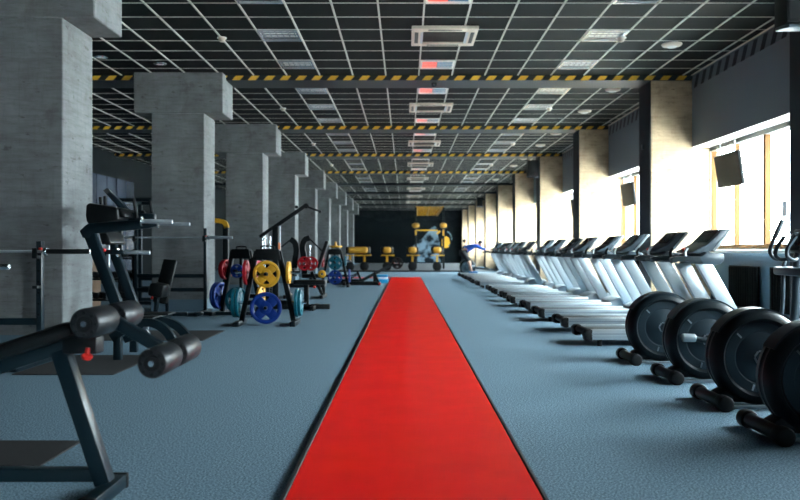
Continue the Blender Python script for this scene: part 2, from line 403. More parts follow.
for k, yb in enumerate(BEAMS[1:]):
    ya = yb - BAY + 0.72
    n = k + 1
    bh = MB().box(((XB + XR + 0.4) / 2, (ya + yb) / 2, (CEIL + 3.09) / 2), (XR + 0.4 - XB, yb - ya, CEIL - 3.09), 0).build('bulkhead', 'bulkhead', wall_r)
    MB().box((XB - 0.003, (ya + yb) / 2, CEIL - 0.15), (0.006, yb - ya, 0.22)).build('hazard_stripe', 'hazard_dark', bh)
    MB().box(((XB + XR) / 2, (ya + yb) / 2, 3.087), (XR - XB, yb - ya, 0.012)).build('soffit', 'white_paint', bh)
    MB().box(((XB - 0.04 + XR + 0.4) / 2, ya + 0.68, CEIL / 2), (XR + 0.4 - XB + 0.04, 1.36, CEIL)).build('pier', 'bulkhead', wall_r)
    # window unit from ya+1.36 to yb
    if k == 0:                                               # unseen wall added in place of a window, keeps daylight off column fronts
        MB().box((XR + 0.25, (ya + yb) / 2, 2.2), (0.3, yb - ya, 2.1)).build('daylight_blocker', 'wall_dark', wall_r); continue
    wa, wb = ya + 1.36, yb
    t = bpy.data.objects.new(f'window_{n}', None); COL.objects.link(t); t.location = (XR, (wa + wb) / 2, 1.16)
    struct(t, f'bright window of the {ORD[n - 3]} bay along the right wall' if n > 2 else 'bright window out of view beside the camera')
    cuts = [wa, yb - 3.19, yb - 2.19, yb - 1.06, yb]
    o3 = Vector((XR, (wa + wb) / 2, 1.16))
    def wpart(nm, m, c, s): return MB().box(Vector(c) - o3, s, 0.006, seg=1).build(nm, m, t)
    wpart('frame_head', 'window_frame', (XR, (wa + wb) / 2, 3.05), (0.1, wb - wa, 0.09))
    wpart('frame_bottom', 'window_wood', (XR, (wa + wb) / 2, 1.20), (0.1, wb - wa, 0.08))
    for q, c in enumerate(cuts):
        wpart('mullion', 'window_wood', (XR + 0.02, c + (0.04 if q == 0 else -0.035 if q == 4 else 0), 2.1), (0.10, 0.075 if q == 2 else 0.04, 1.86))
    for a, b in zip(cuts, cuts[1:]):
        wpart('pane', 'glass_pane', (XR + 0.06, (a + b) / 2, 2.12), (0.02, b - a - 0.02, 1.84))
    wpart('sill', 'white_paint', ((XB + XR) / 2 + 0.1, (wa + wb) / 2, 1.12), (XR - XB - 0.05, wb - wa, 0.05))
    # radiators below
    if 2 <= k <= 6:
        for q, (c0, c1) in enumerate(((-2.18, -1.08), (-3.7, -2.64))):
            rd = thing('radiator', f'dark panel radiator under the window, {"far" if q == 0 else "near"} one of the {ORD[k - 2]} bay', 'radiator', (XR + 0.03, yb + 0.33 + (c0 + c1) / 2, 0.16), group='dark radiators under the windows')
            wd = c1 - c0
            MB().box((0, 0, 0.355), (0.06, wd, 0.71), 0.01).build('panel', 'radiator_black', rd)
            for i in range(int(wd / 0.09)):
                MB().box((-0.035, -wd / 2 + 0.07 + i * 0.09, 0.355), (0.012, 0.05, 0.66)).build('fin', 'radiator_black', rd)
            for s in (-1, 1): MB().box((0.03, s * wd * 0.35, -0.08), (0.04, 0.05, 0.17)).build('bracket', 'black_metal', rd)
# other walls
wall_l = struct(MB().box((XL - 0.1, (Y0 + Y1) / 2, CEIL / 2), (0.2, Y1 - Y0, CEIL + 0.2)).build('wall_left', 'wall_dark'), 'dark wall of the left aisle')
for i in range(10):
    MB().box((XL + 0.01, 28.25 - i * 0.88, 2.0), (0.02, 0.83, 3.2), 0.004, seg=1).build('glass_panel', 'glass_partition', wall_l)
struct(MB().box((60, 27, -0.5), (110, 260, 0.2)).build('street_ground', 'street'), 'grey ground outside the windows')
wall_b = struct(MB().box(((XL + XR) / 2, Y1 + 0.1, CEIL / 2), (XR - XL + 1, 0.2, CEIL + 0.2)).build('wall_back', 'wall_dark'), 'dark navy end wall with a mural')
struct(MB().box(((XL + XR) / 2, Y0 - 0.1, CEIL / 2), (XR - XL + 1, 0.2, CEIL + 0.2)).build('wall_front', 'wall_dark'), 'wall behind the camera')

# mural on the end wall (abstract paint)
def mural(name, m, pts, dy):
    poly = []
    for px, py in pts:
        v = P(px, py, Y1); poly.append((v.x, v.z))
    return MB().prism(poly, Y1 - dy - 0.004, Y1 - dy).build(name, m, wall_b)
mural('painted_skyline', 'mural_gray', [(352, 209), (470, 209), (470, 216), (463, 215), (455, 219), (447, 222), (439, 220), (425, 221), (414, 217), (404, 220), (392, 221), (380, 222), (372, 218), (364, 217), (352, 216)], 0.004)
mural('painted_figure', 'mural_pale', [(417, 262), (419, 246), (421, 240), (426, 234), (431, 228), (435, 226), (438, 229), (438, 236), (440, 243), (439, 254), (441, 262)], 0.006)
mural('painted_figure', 'mural_pale', [(413, 246), (418, 240), (424, 238), (424, 244), (418, 248), (414, 250)], 0.010)
mural('painted_disc', 'yellow', [(442, 246), (442, 239), (446, 236), (449, 238), (450, 243), (448, 246), (449, 247), (445, 248)], 0.014)
arc = [(445 + 7.2 * math.cos(a), 239 + 8.5 * math.sin(a)) for a in [R(-70 + 12 * i) for i in range(12)]]
arc += [(445 + 6.0 * math.cos(a), 239 + 7.3 * math.sin(a)) for a in [R(-70 + 12 * i) for i in range(11, -1, -1)]]
mural('painted_ring', 'mural_pale', arc, 0.018)

# red running track with dark edging; cross strip at its far end
track = MB().box((0.042, 15.3, 0.008), (1.185, 32.8, 0.016), 0.004, seg=1).build('running_track', 'track_red'); tag(track, 'long glossy red running track laid down the middle of the carpet', 'carpet')
MB().box((-0.562, 15.3, 0.010), (0.024, 32.8, 0.020), 0.004, seg=1).build('edging', 'track_edge', track, label='black edging strip')
MB().box((0.647, 15.3, 0.010), (0.022, 32.8, 0.020), 0.004, seg=1).build('edging', 'track_edge', track, label='black edging strip')
tag(MB().box((-1.66, 31.3, 0.006), (2.15, 0.75, 0.012), 0.003, seg=1).build('floor_strip', 'track_red'), 'short red strip crossing left from the end of the running track', 'carpet')
tag(MB().box((-0.4, 39.6, 0.035), (7.6, 0.35, 0.07), 0.01, seg=1).build('floor_kerb', 'black_rubber'), 'low black rubber kerb across the far end of the gym', 'kerb')
tag(MB().box((0.45, 51.6, 0.001), (8.2, 23.4, 0.003)).build('rubber_flooring', 'rubber_gray'), 'darker grey rubber flooring beyond the black kerb at the far end', 'flooring')
for nm, (x0, x1, y0, y1), lab in (('floor_mat', (-4.2, -1.94, 4.14, 4.68), 'dark rubber floor mat beside the front bench'),
                                  ('floor_mat', (-3.62, -2.68, 7.16, 8.45), 'dark rubber floor mat under the press machine'),
                                  ('floor_mat', (-4.1, -2.55, 9.84, 11.0), 'dark rubber floor mat behind the press machine')):
    tag(MB().box(((x0 + x1) / 2, (y0 + y1) / 2, 0.005), (x1 - x0, y1 - y0, 0.01), 0.003, seg=1).build(nm, 'mat_rubber'), lab, 'mat')

# ================================================================== CEILING FITTINGS
def make_light(colour):
    t = thing('ceiling_light', '', 'light')
    fr = MB()
    for s in (-1, 1):
        fr.box((s * 0.285, 0, 0.012), (0.03, 0.59, 0.03)); fr.box((0, s * 0.285, 0.012), (0.59, 0.03, 0.03))
    fr.build('frame', 'louver' if not colour else 'white_paint', t)
    if colour:
        MB().box((-0.14, 0, 0.03), (0.27, 0.54, 0.012)).build('diffuser', 'panel_red', t, label='red translucent diffuser')
        MB().box((0.14, 0, 0.03), (0.27, 0.54, 0.012)).build('diffuser', 'panel_blue', t, label='blue translucent diffuser')
        m = MB()
        for i in range(3): m.box((0, -0.15 + i * 0.15, 0.018), (0.54, 0.012, 0.012))
        m.build('divider', 'grid_metal', t)
    else:
        MB().box((0, 0, 0.07), (0.56, 0.56, 0.01)).build('reflector', 'reflector', t)
        for i in range(4):
            MB().cyl((-0.26, -0.21 + i * 0.14, 0.055), (0.26, -0.21 + i * 0.14, 0.055), 0.013, 8).build('tube', 'white_paint', t)
        for i in range(6): MB().box((-0.235 + i * 0.094, 0, 0.02), (0.010, 0.55, 0.016)).build('louver_blade', 'louver', t)
        for i in range(3): MB().box((0, -0.14 + i * 0.14, 0.02), (0.55, 0.016, 0.016)).build('louver_blade', 'louver', t)
    return t
proto_l, proto_c = make_light(False), make_light(True); used = set()
cnt = {}
for yb in BEAMS[3:9]:
    for j in (6, 3, 0):
        y = yb - 0.55 - GS * (j + 0.5)
        for ci, nm in zip(LIGHT_COLS, ('left', 'middle', 'right')):
            if ci == 0 and j == 3: continue            # the air conditioner sits here
            cnt[ci] = cnt.get(ci, 0) + 1
            pr = proto_c if ci == 0 else proto_l
            if pr not in used: used.add(pr); o = pr
            else: o = dup(pr)
            o.location = (cell_x(ci), y, CEIL - 0.01)
            kind = 'red and blue square ceiling light' if ci == 0 else 'louvered square ceiling light'
            o['label'] = f'{kind}, {ORD[cnt[ci] - 1]} from the camera in the {nm} row'
            o['group'] = 'coloured ceiling lights' if ci == 0 else 'louvered ceiling lights'
def make_ac():
    t = thing('air_conditioner', '', 'air conditioner')
    m = MB()
    for s in (-1, 1):
        m.box((s * 0.41, 0, 0), (0.17, 0.98, 0.05), 0.008); m.box((0, s * 0.41, 0), (0.66, 0.17, 0.05), 0.008)
    m.build('panel', 'beige', t)
    MB().box((0, 0, 0.012), (0.66, 0.66, 0.02)).build('intake', 'grille', t)
    for i in range(9): MB().box((0, -0.28 + i * 0.07, -0.002), (0.64, 0.012, 0.012)).build('grille_bar', 'grille', t)
    for s in (-1, 1):
        MB().box((s * 0.42, 0, -0.025), (0.055, 0.6, 0.006)).build('air_slot', 'grille', t)
        MB().box((0, s * 0.42, -0.025), (0.5, 0.055, 0.006)).build('air_slot', 'grille', t)
        MB().box((s * 0.34, 0, -0.024), (0.04, 0.62, 0.01)).build('trim_strip', 'silver', t)
    return t
ac = make_ac()
for i, yb in enumerate(BEAMS[3:11]):
    o = ac if i == 0 else dup(ac)
    o.location = (cell_x(0) + 0.02, yb - 2.80, CEIL - 0.025)
    o['label'] = f'beige ceiling cassette air conditioner, {ORD[i]} from the camera'; o['group'] = 'ceiling air conditioners'
def disc(r):
    t = thing('ceiling_vent', '', 'vent')
    MB().lathe([(0, -0.035), (r * 0.6, -0.035), (r * 0.9, -0.02), (r, 0), (r, 0.01)], seg=24).build('rim', 'beige', t)
    MB().lathe([(0, -0.045), (r * 0.45, -0.045), (r * 0.5, -0.033)], seg=20).build('cone', 'white_paint', t)
    return t
v0 = disc(0.16); n = 0
for yb in BEAMS[3:8]:
    for dy in (-4.78, -2.26):
        o = v0 if n == 0 else dup(v0)
        o.location = (4.28, yb + dy, CEIL - 0.012); o['label'] = f'round beige ceiling vent by the window wall, {ORD[n]} from the camera'; o['group'] = 'round ceiling vents'; n += 1
def detector():
    t = thing('smoke_detector', '', 'smoke detector')
    MB().lathe([(0, -0.07), (0.035, -0.065), (0.05, -0.035), (0.06, -0.02), (0.06, 0)], seg=16).build('body', 'beige', t)
    MB().lathe([(0.075, -0.012), (0.075, 0), (0, 0)], seg=16).build('base', 'white_paint', t)
    return t
d0 = detector(); n = 0
for side, x in (('left', -2.84), ('right', 3.36)):
    for i, yb in enumerate(BEAMS[3:7]):
        o = d0 if n == 0 else dup(d0); n += 1
        o.location = (x, yb - 2.66, CEIL - 0.008); o['label'] = f'small beige smoke detector on the {side} of the ceiling, {ORD[i]} from the camera'; o['group'] = 'smoke detectors'
for (x, y, lab) in ((-4.33, 13.76, 'small chrome downlight in the ceiling before the second left column'), (-5.2, 13.3, 'pale round downlight in the ceiling of the left aisle')):
    t = thing('downlight', lab, 'light', (x, y, CEIL - 0.01))
    MB().lathe([(0.07, -0.02), (0.11, -0.012), (0.115, 0), (0.07, 0.01)], seg=20).build('bezel', 'chrome', t)
    MB().lathe([(0, -0.004), (0.075, -0.008)], seg=20).build('lens', 'white_paint', t)
# security camera on first beam
t = thing('security_camera', 'small black dome camera on the underside of the nearest striped beam', 'camera', (0.56, 15.0, CEIL - 0.094))
MB().lathe([(0.055, 0), (0.055, -0.03)], seg=16).build('mount', 'black_metal', t)
MB().sphere((0, 0, -0.035), 0.05, seg=14).build('dome', 'screen', t)
# loudspeakers hung from ceiling
def speaker():
    t = thing('loudspeaker', '', 'speaker')
    MB().box((0, 0, 0), (0.34, 0.30, 0.52), 0.02).build('cabinet', 'black_metal', t)
    MB().box((0, -0.155, 0.0), (0.29, 0.012, 0.46), 0.004).build('grille', 'black_rubber', t)
    MB().box((0.0, -0.05, -0.285), (0.36, 0.34, 0.04), 0.012, rot=Matrix.Rotation(R(8), 4, 'X')).build('bracket', 'plastic_gray', t)
    m = MB()
    for s in (-1, 1): m.cyl((s * 0.14, 0, 0.25), (s * 0.14, 0, 0.62), 0.012, 8)
    m.build('hanger', 'black_metal', t)
    return t
sp = speaker()
for i, (x, y) in enumerate(((4.27, 8.5), (4.25, 26.0), (4.25, 44.2))):
    o = sp if i == 0 else dup(sp)
    o.location = (x, y, CEIL - 0.6); o['label'] = f'black loudspeaker hanging by the window wall, {ORD[i]} from the camera'; o['group'] = 'hanging loudspeakers'
# televisions hung before the windows
def tv():
    t = thing('television', '', 'television')
    rot = Matrix.Rotation(R(-8), 4, 'Y')
    MB().box((0, 0, 0), (0.05, 1.02, 0.58), 0.012, rot=rot).build('housing', 'black_metal', t)
    MB().box(rot @ Vector((-0.028, 0, 0)), (0.006, 0.97, 0.53), rot=rot).build('screen', 'tv_screen', t)
    for s in (-1, 1): MB().cyl((-0.03, s * 0.3, 0.27), (-0.03, s * 0.3, 0.56), 0.008, 8).build('hanger', 'silver', t)
    return t
tv0 = tv()
for i in range(3):
    o = tv0 if i == 0 else dup(tv0)
    o.location = (5.60, 13.45 + BAY * i, 2.53); o['label'] = f'tilted flat television hanging in front of the window, {ORD[i]} from the camera'; o['group'] = 'hanging televisions'
t = tag(MB().box((0, 0, 0), (0.004, 0.16, 0.24)).build('paper_notice', 'paper', loc=(XR + 0.046, 12.02, 1.78)), 'small printed notice stuck on the nearest window pane', 'notice')

# ================================================================== TREADMILLS
def make_treadmill():
    t = thing('treadmill', '', 'treadmill')
    for s in (-1, 1):
        y = s * 0.30
        rl = MB().prism([(0.085, 0.078), (1.55, 0.078), (1.55, 0.195), (0.085, 0.195)], y - 0.075, y + 0.075, 0.012).build('side_rail', 'silver', t)
        m = MB(); m.box((0.82, y + s * 0.077, 0.15), (1.46, 0.006, 0.016)); m.box((0.82, y + s * 0.077, 0.115), (1.46, 0.006, 0.01)); m.build('groove', 'silver_dark', rl)
        MB().prism([(0.015, 0.072), (0.10, 0.066), (0.10, 0.202), (0.035, 0.202), (0.0, 0.17)], y - 0.08, y + 0.08, 0.012).build('end_cap', 'black_rubber', t)
        # upright: wide silver plate leaning back toward the runner
        yo = s * 0.36
        MB().prism([(1.33, 0.98), (1.52, 0.98), (2.02, 0.10), (1.82, 0.10)], yo - 0.035, yo + 0.035, 0.012).build('upright', 'silver', t)
        MB().box((1.90, yo, 0.055), (0.42, 0.10, 0.05), 0.012).build('foot', 'black_rubber', t)
        MB().cyl((0.2, y, 0.0), (0.2, y, 0.08), 0.03, 12).build('foot', 'black_rubber', t)
        # handrail
        MB().strap([(1.03, yo, 1.02), (1.10, yo, 1.04), (1.25, yo, 1.045), (1.44, yo, 1.04)], 0.062, 0.065, smooth=4).build('handrail', 'plastic_dark', t)
        MB().tube([(1.25, yo - s * 0.1, 1.06), (1.24, yo - s * 0.1, 1.12), (1.27, yo - s * 0.1, 1.17)], 0.018, smooth=4).build('grip', 'silver' if s < 0 else 'black_rubber', t)
    MB().box((0.82, 0, 0.165), (1.56, 0.47, 0.03), 0.012).build('belt', 'belt', t)
    MB().cyl((0.07, -0.23, 0.155), (0.07, 0.23, 0.155), 0.045, 16).build('roller', 'black_rubber', t)
    MB().prism([(1.52, 0.08), (2.08, 0.08), (2.10, 0.20), (2.0, 0.27), (1.66, 0.28), (1.53, 0.22)], -0.32, 0.32, 0.02).build('motor_hood', 'silver_dark', t)
    MB().prism([(1.36, 1.06), (1.40, 0.98), (1.60, 0.97), (1.66, 1.02), (1.66, 1.10), (1.45, 1.13)], -0.40, 0.40, 0.02).build('console_base', 'plastic_gray', t)
    c = MB().prism([(1.30, 1.12), (1.40, 1.10), (1.58, 1.14), (1.77, 1.385), (1.68, 1.40), (1.50, 1.22)], -0.29, 0.29, 0.014).build('console', 'plastic_gray', t)
    MB().bar((1.52, 0, 1.243), (1.66, 0, 1.385), 0.01, 0.44).build('display', 'screen', c)
    MB().prism([(1.585, 1.13), (1.80, 1.385), (1.77, 1.405), (1.56, 1.15)], -0.30, 0.30, 0.006).build('console_back', 'silver', c)
    MB().cyl((1.33, 0, 1.14), (1.31, 0, 1.17), 0.025, 12).build('stop_button', 'red_plastic', c)
    MB().bar((1.28, -0.35, 1.04), (1.28, 0.35, 1.04), 0.05, 0.04, 0.008, up=(0, 0, 1)).build('crossbar', 'plastic_dark', t)
    return t
tm = make_treadmill()
ys = [9.62, 11.2, 12.78, 14.35, 15.92, 17.48, 19.05, 20.62] + [23.45 + 1.58 * i for i in range(6)]
jit = [0, 0.05, 0.0, 0.03, -0.02, 0.02, 0, 0.03, 0.0, -0.02, 0.02, 0, 0.02, 0.0]
for i, y in enumerate(ys):
    o = tm if i == 0 else dup(tm)
    o.location = (2.13 + jit[i], y, 0)
    o['label'] = ('silver treadmill nearest the camera, right behind the farthest round exercise drum' if i == 0 else
                  'last silver treadmill of the row, with a person in blue leaning on it' if i == len(ys) - 1 else
                  f'silver treadmill, {ORD[i]} from the camera in the row by the windows')
    o['group'] = 'treadmills in a row by the windows'

# ================================================================== ELLIPTICAL TRAINERS
def make_elliptical(crank):
    """origin: under the rear stabiliser; machine runs toward +x (the window)"""
    t = thing('elliptical_trainer', '', 'exercise machine')
    cx, cz = 0.36, 0.365
    prof = [(0.0, -0.095), (0.262, -0.095), (0.272, -0.105), (0.285, -0.125), (0.315, -0.118), (0.345, -0.085), (0.355, -0.03), (0.35, -0.022), (0.35, 0.022), (0.355, 0.03),
            (0.345, 0.085), (0.315, 0.118), (0.285, 0.125), (0.272, 0.105), (0.262, 0.095), (0, 0.095)]
    dr = MB().lathe(prof, (cx, 0, cz), (0, 1, 0), 48).build('flywheel_housing', 'plastic_dark', t)
    for s in (-1, 1):
        MB().lathe([(0.0, 0.0), (0.180, 0.0), (0.184, -0.003), (0.190, -0.003), (0.194, 0.0), (0.258, -0.004), (0.258, -0.01)], (cx, s * 0.100, cz), (0, s, 0), 40).build('side_disc', 'drum_face', dr)
        hx = MB()
        for i in range(6):
            a0, a1 = R(60 * i), R(60 * i + 52)
            hx.bar((cx + 0.05 * math.cos(a0), s * 0.104, cz + 0.05 * math.sin(a0)), (cx + 0.05 * math.cos(a1), s * 0.104, cz + 0.05 * math.sin(a1)), 0.012, 0.01)
        hx.build('hub_emblem', 'silver_dark', dr)
        nk = MB()
        for a in (135, 255, 15):
            nk.bar((cx + 0.205 * math.cos(R(a)), s * 0.102, cz + 0.205 * math.sin(R(a))), (cx + 0.25 * math.cos(R(a)), s * 0.102, cz + 0.25 * math.sin(R(a))), 0.012, 0.006)
        nk.build('notch', 'silver_dark', dr)
    # raised fender bands over the drum
    fm = MB()
    for r_, wd in ((0.352, 0.15),):
        pts = [(cx + r_ * math.cos(R(a)), 0, cz + r_ * math.sin(R(a))) for a in range(35, 150, 6)]
        fm.strap(pts, 0.016, wd, smooth=0)
    fm.build('fender', 'plastic_mid', dr)
    # rear stabiliser
    MB().cyl((0.03, -0.22, 0.055), (0.03, 0.22, 0.055), 0.046, 18, bev=0.006).build('rear_stabiliser', 'plastic_dark', t)
    for s in (-1, 1):
        MB().cyl((0.03, s * 0.19, 0.055), (0.03, s * 0.285, 0.055), 0.060, 20, bev=0.014).build('end_cap', 'black_rubber', t)
    MB().prism([(0.0, 0.03), (0.30, 0.03), (0.30, 0.16), (0.16, 0.16), (0.06, 0.10)], -0.07, 0.07, 0.01).build('rear_bracket', 'plastic_dark', t)
    MB().bar((0.25, 0, 0.06), (1.85, 0, 0.06), 0.06, 0.10, 0.01).build('main_beam', 'black_metal', t)
    MB().bar((0.1, -0.19, 0.022), (1.0, -0.19, 0.022), 0.02, 0.03, 0.004).build('floor_rail', 'silver_dark', t)
    MB().cyl((1.80, -0.26, 0.045), (1.80, 0.26, 0.045), 0.042, 16, bev=0.01).build('front_stabiliser', 'black_metal', t)
    # mast, console
    MB().tube([(1.68, 0, 0.06), (1.74, 0, 0.5), (1.76, 0, 0.95), (1.79, 0, 1.18)], 0.045, smooth=6, seg=14).build('mast', 'plastic_mid', t)
    MB().box((1.76, 0, 0.93), (0.22, 0.62, 0.09), 0.03).build('pivot_cover', 'plastic_mid', t)
    c = MB().box((1.80, 0, 1.24), (0.09, 0.36, 0.26), 0.025, rot=Matrix.Rotation(R(28), 4, 'Y')).build('console', 'plastic_dark', t)
    MB().box((1.755, 0, 1.262), (0.01, 0.26, 0.16), 0, rot=Matrix.Rotation(R(28), 4, 'Y')).build('display', 'screen', c)
    for s in (-1, 1):
        MB().tube([(1.72, s * 0.08, 1.06), (1.66, s * 0.12, 1.05), (1.60, s * 0.12, 1.09), (1.61, s * 0.12, 1.17), (1.69, s * 0.12, 1.29)], 0.02, smooth=6).build('fixed_handle', 'plastic_mid', t)
        sw = 0.05 * s
        a = MB().tube([(1.66 + sw, s * 0.27, 0.22), (1.72 + sw * 0.5, s * 0.27, 0.6), (1.75, s * 0.27, 0.93), (1.76, s * 0.27, 1.04), (1.69 - sw * 0.6, s * 0.27, 1.06), (1.64 - sw * 0.6, s * 0.27, 1.13), (1.67 - sw * 0.6, s * 0.27, 1.24), (1.79 - sw, s * 0.27, 1.46)], 0.021, smooth=6, seg=12).build('swing_arm', 'plastic_mid', t)
        MB().cyl((1.695 - sw * 0.7, s * 0.27, 1.285), (1.795 - sw, s * 0.27, 1.465), 0.026, 12, bev=0.006).build('grip', 'plastic_mid', a)
        # crank, pedal bar, footplate
        ang = crank + (0 if s > 0 else math.pi); rad = 0.22
        ex, ez = cx + rad * math.cos(ang), cz + rad * math.sin(ang)
        cr = MB().bar((cx, s * 0.13, cz), (ex, s * 0.13, ez), 0.045, 0.03, 0.006).build('crank', 'black_metal', t)
        MB().cyl((ex, s * 0.11, ez), (ex, s * 0.24, ez), 0.028, 14).build('crank_pin', 'silver_dark', cr)
        MB().cyl((ex - 0.05, s * 0.22, ez + 0.004), (ex + 0.06, s * 0.22, ez), 0.036, 16, bev=0.008).build('pedal_roller', 'silver', cr)
        MB().tube([(ex, s * 0.22, ez), (0.95, s * 0.24, 0.30), (1.66 + sw, s * 0.27, 0.22)], 0.024, smooth=4).build('pedal_bar', 'plastic_mid', t)
        MB().prism([(0.82, 0.32), (1.2, 0.28), (1.24, 0.34), (1.22, 0.34), (1.19, 0.30), (0.83, 0.34)], s * 0.22 - 0.08, s * 0.22 + 0.08, 0.006).build('pedal', 'black_rubber', t)
    return t
el_specs = [((2.27, 8.0), R(200)), ((2.29, 6.9), R(0)), ((2.25, 5.8), R(190)), ((2.20, 4.83), R(200))]
e0 = make_elliptical(R(196)); e1 = make_elliptical(R(-8))
names = ['elliptical trainer with a black drum flywheel, farthest of the four near ones', 'elliptical trainer whose grey crank arm sticks out across its drum',
         'elliptical trainer between the nearest one and the one with the protruding crank', 'elliptical trainer with a black drum, nearest the camera at the right edge']
for i, ((x, y), a) in enumerate(el_specs):
    o = e1 if i == 1 else (e0 if i == 0 else dup(e0))
    o.location = (x, y, 0); o['label'] = names[i]; o['group'] = 'elliptical trainers'
o = dup(e0); o.location = (2.35, 33.6, 0); o['label'] = 'distant elliptical trainer at the far end of the treadmill row behind the person in blue'; o['group'] = 'elliptical trainers'
o = dup(e0); o.location = (2.45, 35.2, 0); o['label'] = 'most distant elliptical trainer, partly hidden beyond the last treadmill'; o['group'] = 'elliptical trainers'

# ================================================================== FRONT BENCH (decline bench with leg rollers)
t = thing('decline_bench', 'dark decline ab bench with foam leg rollers in the left foreground', 'bench', (-1.385, 3.60, 0))
O = Vector((-1.385, 3.60, 0))
def loc(v): return Vector(v) - O
def W(px, py, Y): return P(px, py, Y) - O
YB = 3.63
MB().bar(loc((-1.385, 3.40, 0.036)), loc((-1.385, 3.776, 0.036)), 0.07, 0.065, 0.005, up=(0, 0, 1)).build('foot', 'frame_paint', t)
for y in (3.393, 3.783): MB().box(loc((-1.385, y, 0.036)), (0.078, 0.03, 0.072), 0.006).build('foot_cap', 'black_rubber', t)
MB().bar(loc((-2.95, YB, 0.11)), loc((-1.42, YB, 0.11)), 0.06, 0.06, 0.005).build('base_tube', 'frame_paint', t)
MB().bar(loc((-1.40, YB, 0.07)), loc((-1.605, YB, 0.69)), 0.075, 0.075, 0.006).build('post', 'frame_paint', t)
# head end support
MB().bar(loc((-2.85, YB, 0.10)), loc((-2.70, YB, 0.34)), 0.06, 0.06, 0.005).build('post', 'frame_paint', t)
MB().bar(loc((-2.93, 3.35, 0.04)), loc((-2.93, 3.92, 0.04)), 0.07, 0.065, 0.005, up=(0, 0, 1)).build('foot', 'frame_paint', t)
a, b = loc((-1.50, YB, 0.735)), loc((-2.95, YB, 0.26))
MB().bar(a, b, 0.06, 0.07, 0.005).build('pad_rail', 'frame_paint', t)
pd = (b - a).normalized(); up = Vector((-pd.z, 0, pd.x)) * -1
if up.z < 0: up = -up
MB().bar(a + up * 0.065 - pd * 0.02, b + up * 0.065, 0.07, 0.29, 0.028).build('pad', 'black_vinyl', t)
MB().box(loc((-1.50, YB, 0.715)), (0.16, 0.10, 0.08), 0.01).build('roller_bracket', 'black_metal', t)
MB().bar(loc((-1.52, YB, 0.75)), loc((-1.36, YB, 0.845)), 0.06, 0.06, 0.006).build('roller_arm', 'frame_paint', t)
MB().bar(loc((-1.38, YB, 0.84)), loc((-1.095, YB, 0.672)), 0.055, 0.05, 0.006).build('roller_arm', 'frame_paint', t)
for (x, z, r) in ((-1.378, 0.838, 0.066), (-1.088, 0.668, 0.066)):
    ax = MB().cyl(loc((x, 3.33, z)), loc((x, 3.93, z)), 0.013, 12).build('axle', 'chrome', t)
    for y0, y1 in ((3.34, 3.59), (3.67, 3.92)):
        c = loc((x, y0, z)); L = y1 - y0
        rl = MB().lathe([(0.026, 0.004), (0.045, 0.002), (r - 0.006, 0.004), (r, 0.012), (r, L - 0.012), (r - 0.006, L - 0.004), (0.026, L - 0.004)], c, (0, 1, 0), 32).build('foam_roller', 'foam', t)
        MB().lathe([(0, -0.006), (0.032, -0.006), (0.036, 0.0), (0.036, 0.01)], c, (0, 1, 0), 20).build('roller_cap', 'black_rubber', rl)
        st = MB()
        for i in range(8):
            an = R(45 * i); st.cyl(c + Vector((0.048 * math.cos(an), -0.002, 0.048 * math.sin(an))), c + Vector((0.048 * math.cos(an), 0.008, 0.048 * math.sin(an))), 0.008, 8)
        st.build('vent_stud', 'black_rubber', rl)
        MB().cyl(c + Vector((0, -0.012, 0)), c, 0.009, 10).build('axle_bolt', 'chrome', rl)
k = MB().lathe([(0, 0), (0.018, 0), (0.026, 0.012), (0.026, 0.02), (0.012, 0.03), (0.010, 0.055), (0, 0.055)], loc((-1.462, 3.57, 0.652)), (0.15, 0, 1), 16).build('pin_knob', 'red_plastic', t, label='red pull-pin knob')

# ================================================================== WEIGHT PLATES
def plate_mesh(r, th, col):
    m = MB(); h = th / 2
    m.lathe([(r * 0.80, -h * 0.7), (r * 0.84, -h), (r * 0.97, -h), (r, -h * 0.8), (r, h * 0.8), (r * 0.97, h), (r * 0.84, h), (r * 0.80, h * 0.7), (r * 0.74, h * 0.3), (r * 0.74, -h * 0.3), (r * 0.80, -h * 0.7)], axis=(0, 1, 0), seg=32)
    m.lathe([(0.026, -h), (r * 0.34, -h), (r * 0.42, -h * 0.6), (r * 0.42, h * 0.6), (r * 0.34, h), (0.026, h), (0.026, -h)], axis=(0, 1, 0), seg=24)
    for i in range(4):
        a = R(45 + 90 * i); d = Vector((math.cos(a), 0, math.sin(a)))
        m.bar(d * r * 0.30, d * r * 0.80, r * 0.60, th * 0.72, 0.006)
    return m.mesh('weight_plate', col)
PM = {}
HUB = MB().lathe([(0.0251, -0.024), (0.033, -0.024), (0.033, 0.024), (0.0251, 0.024), (0.0251, -0.024)], axis=(0, 1, 0), seg=16).mesh('hub_ring', 'chrome')
def plate(loc, r, col, label, rz=0.0, th=0.046, group='coloured weight plates'):
    key = (r, col, th)
    if key not in PM: PM[key] = plate_mesh(r, th, col)
    o = link('weight_plate', PM[key], None, loc, rz); tag(o, label, 'weight plate', group)
    link('hub_ring', HUB, o)
    return o

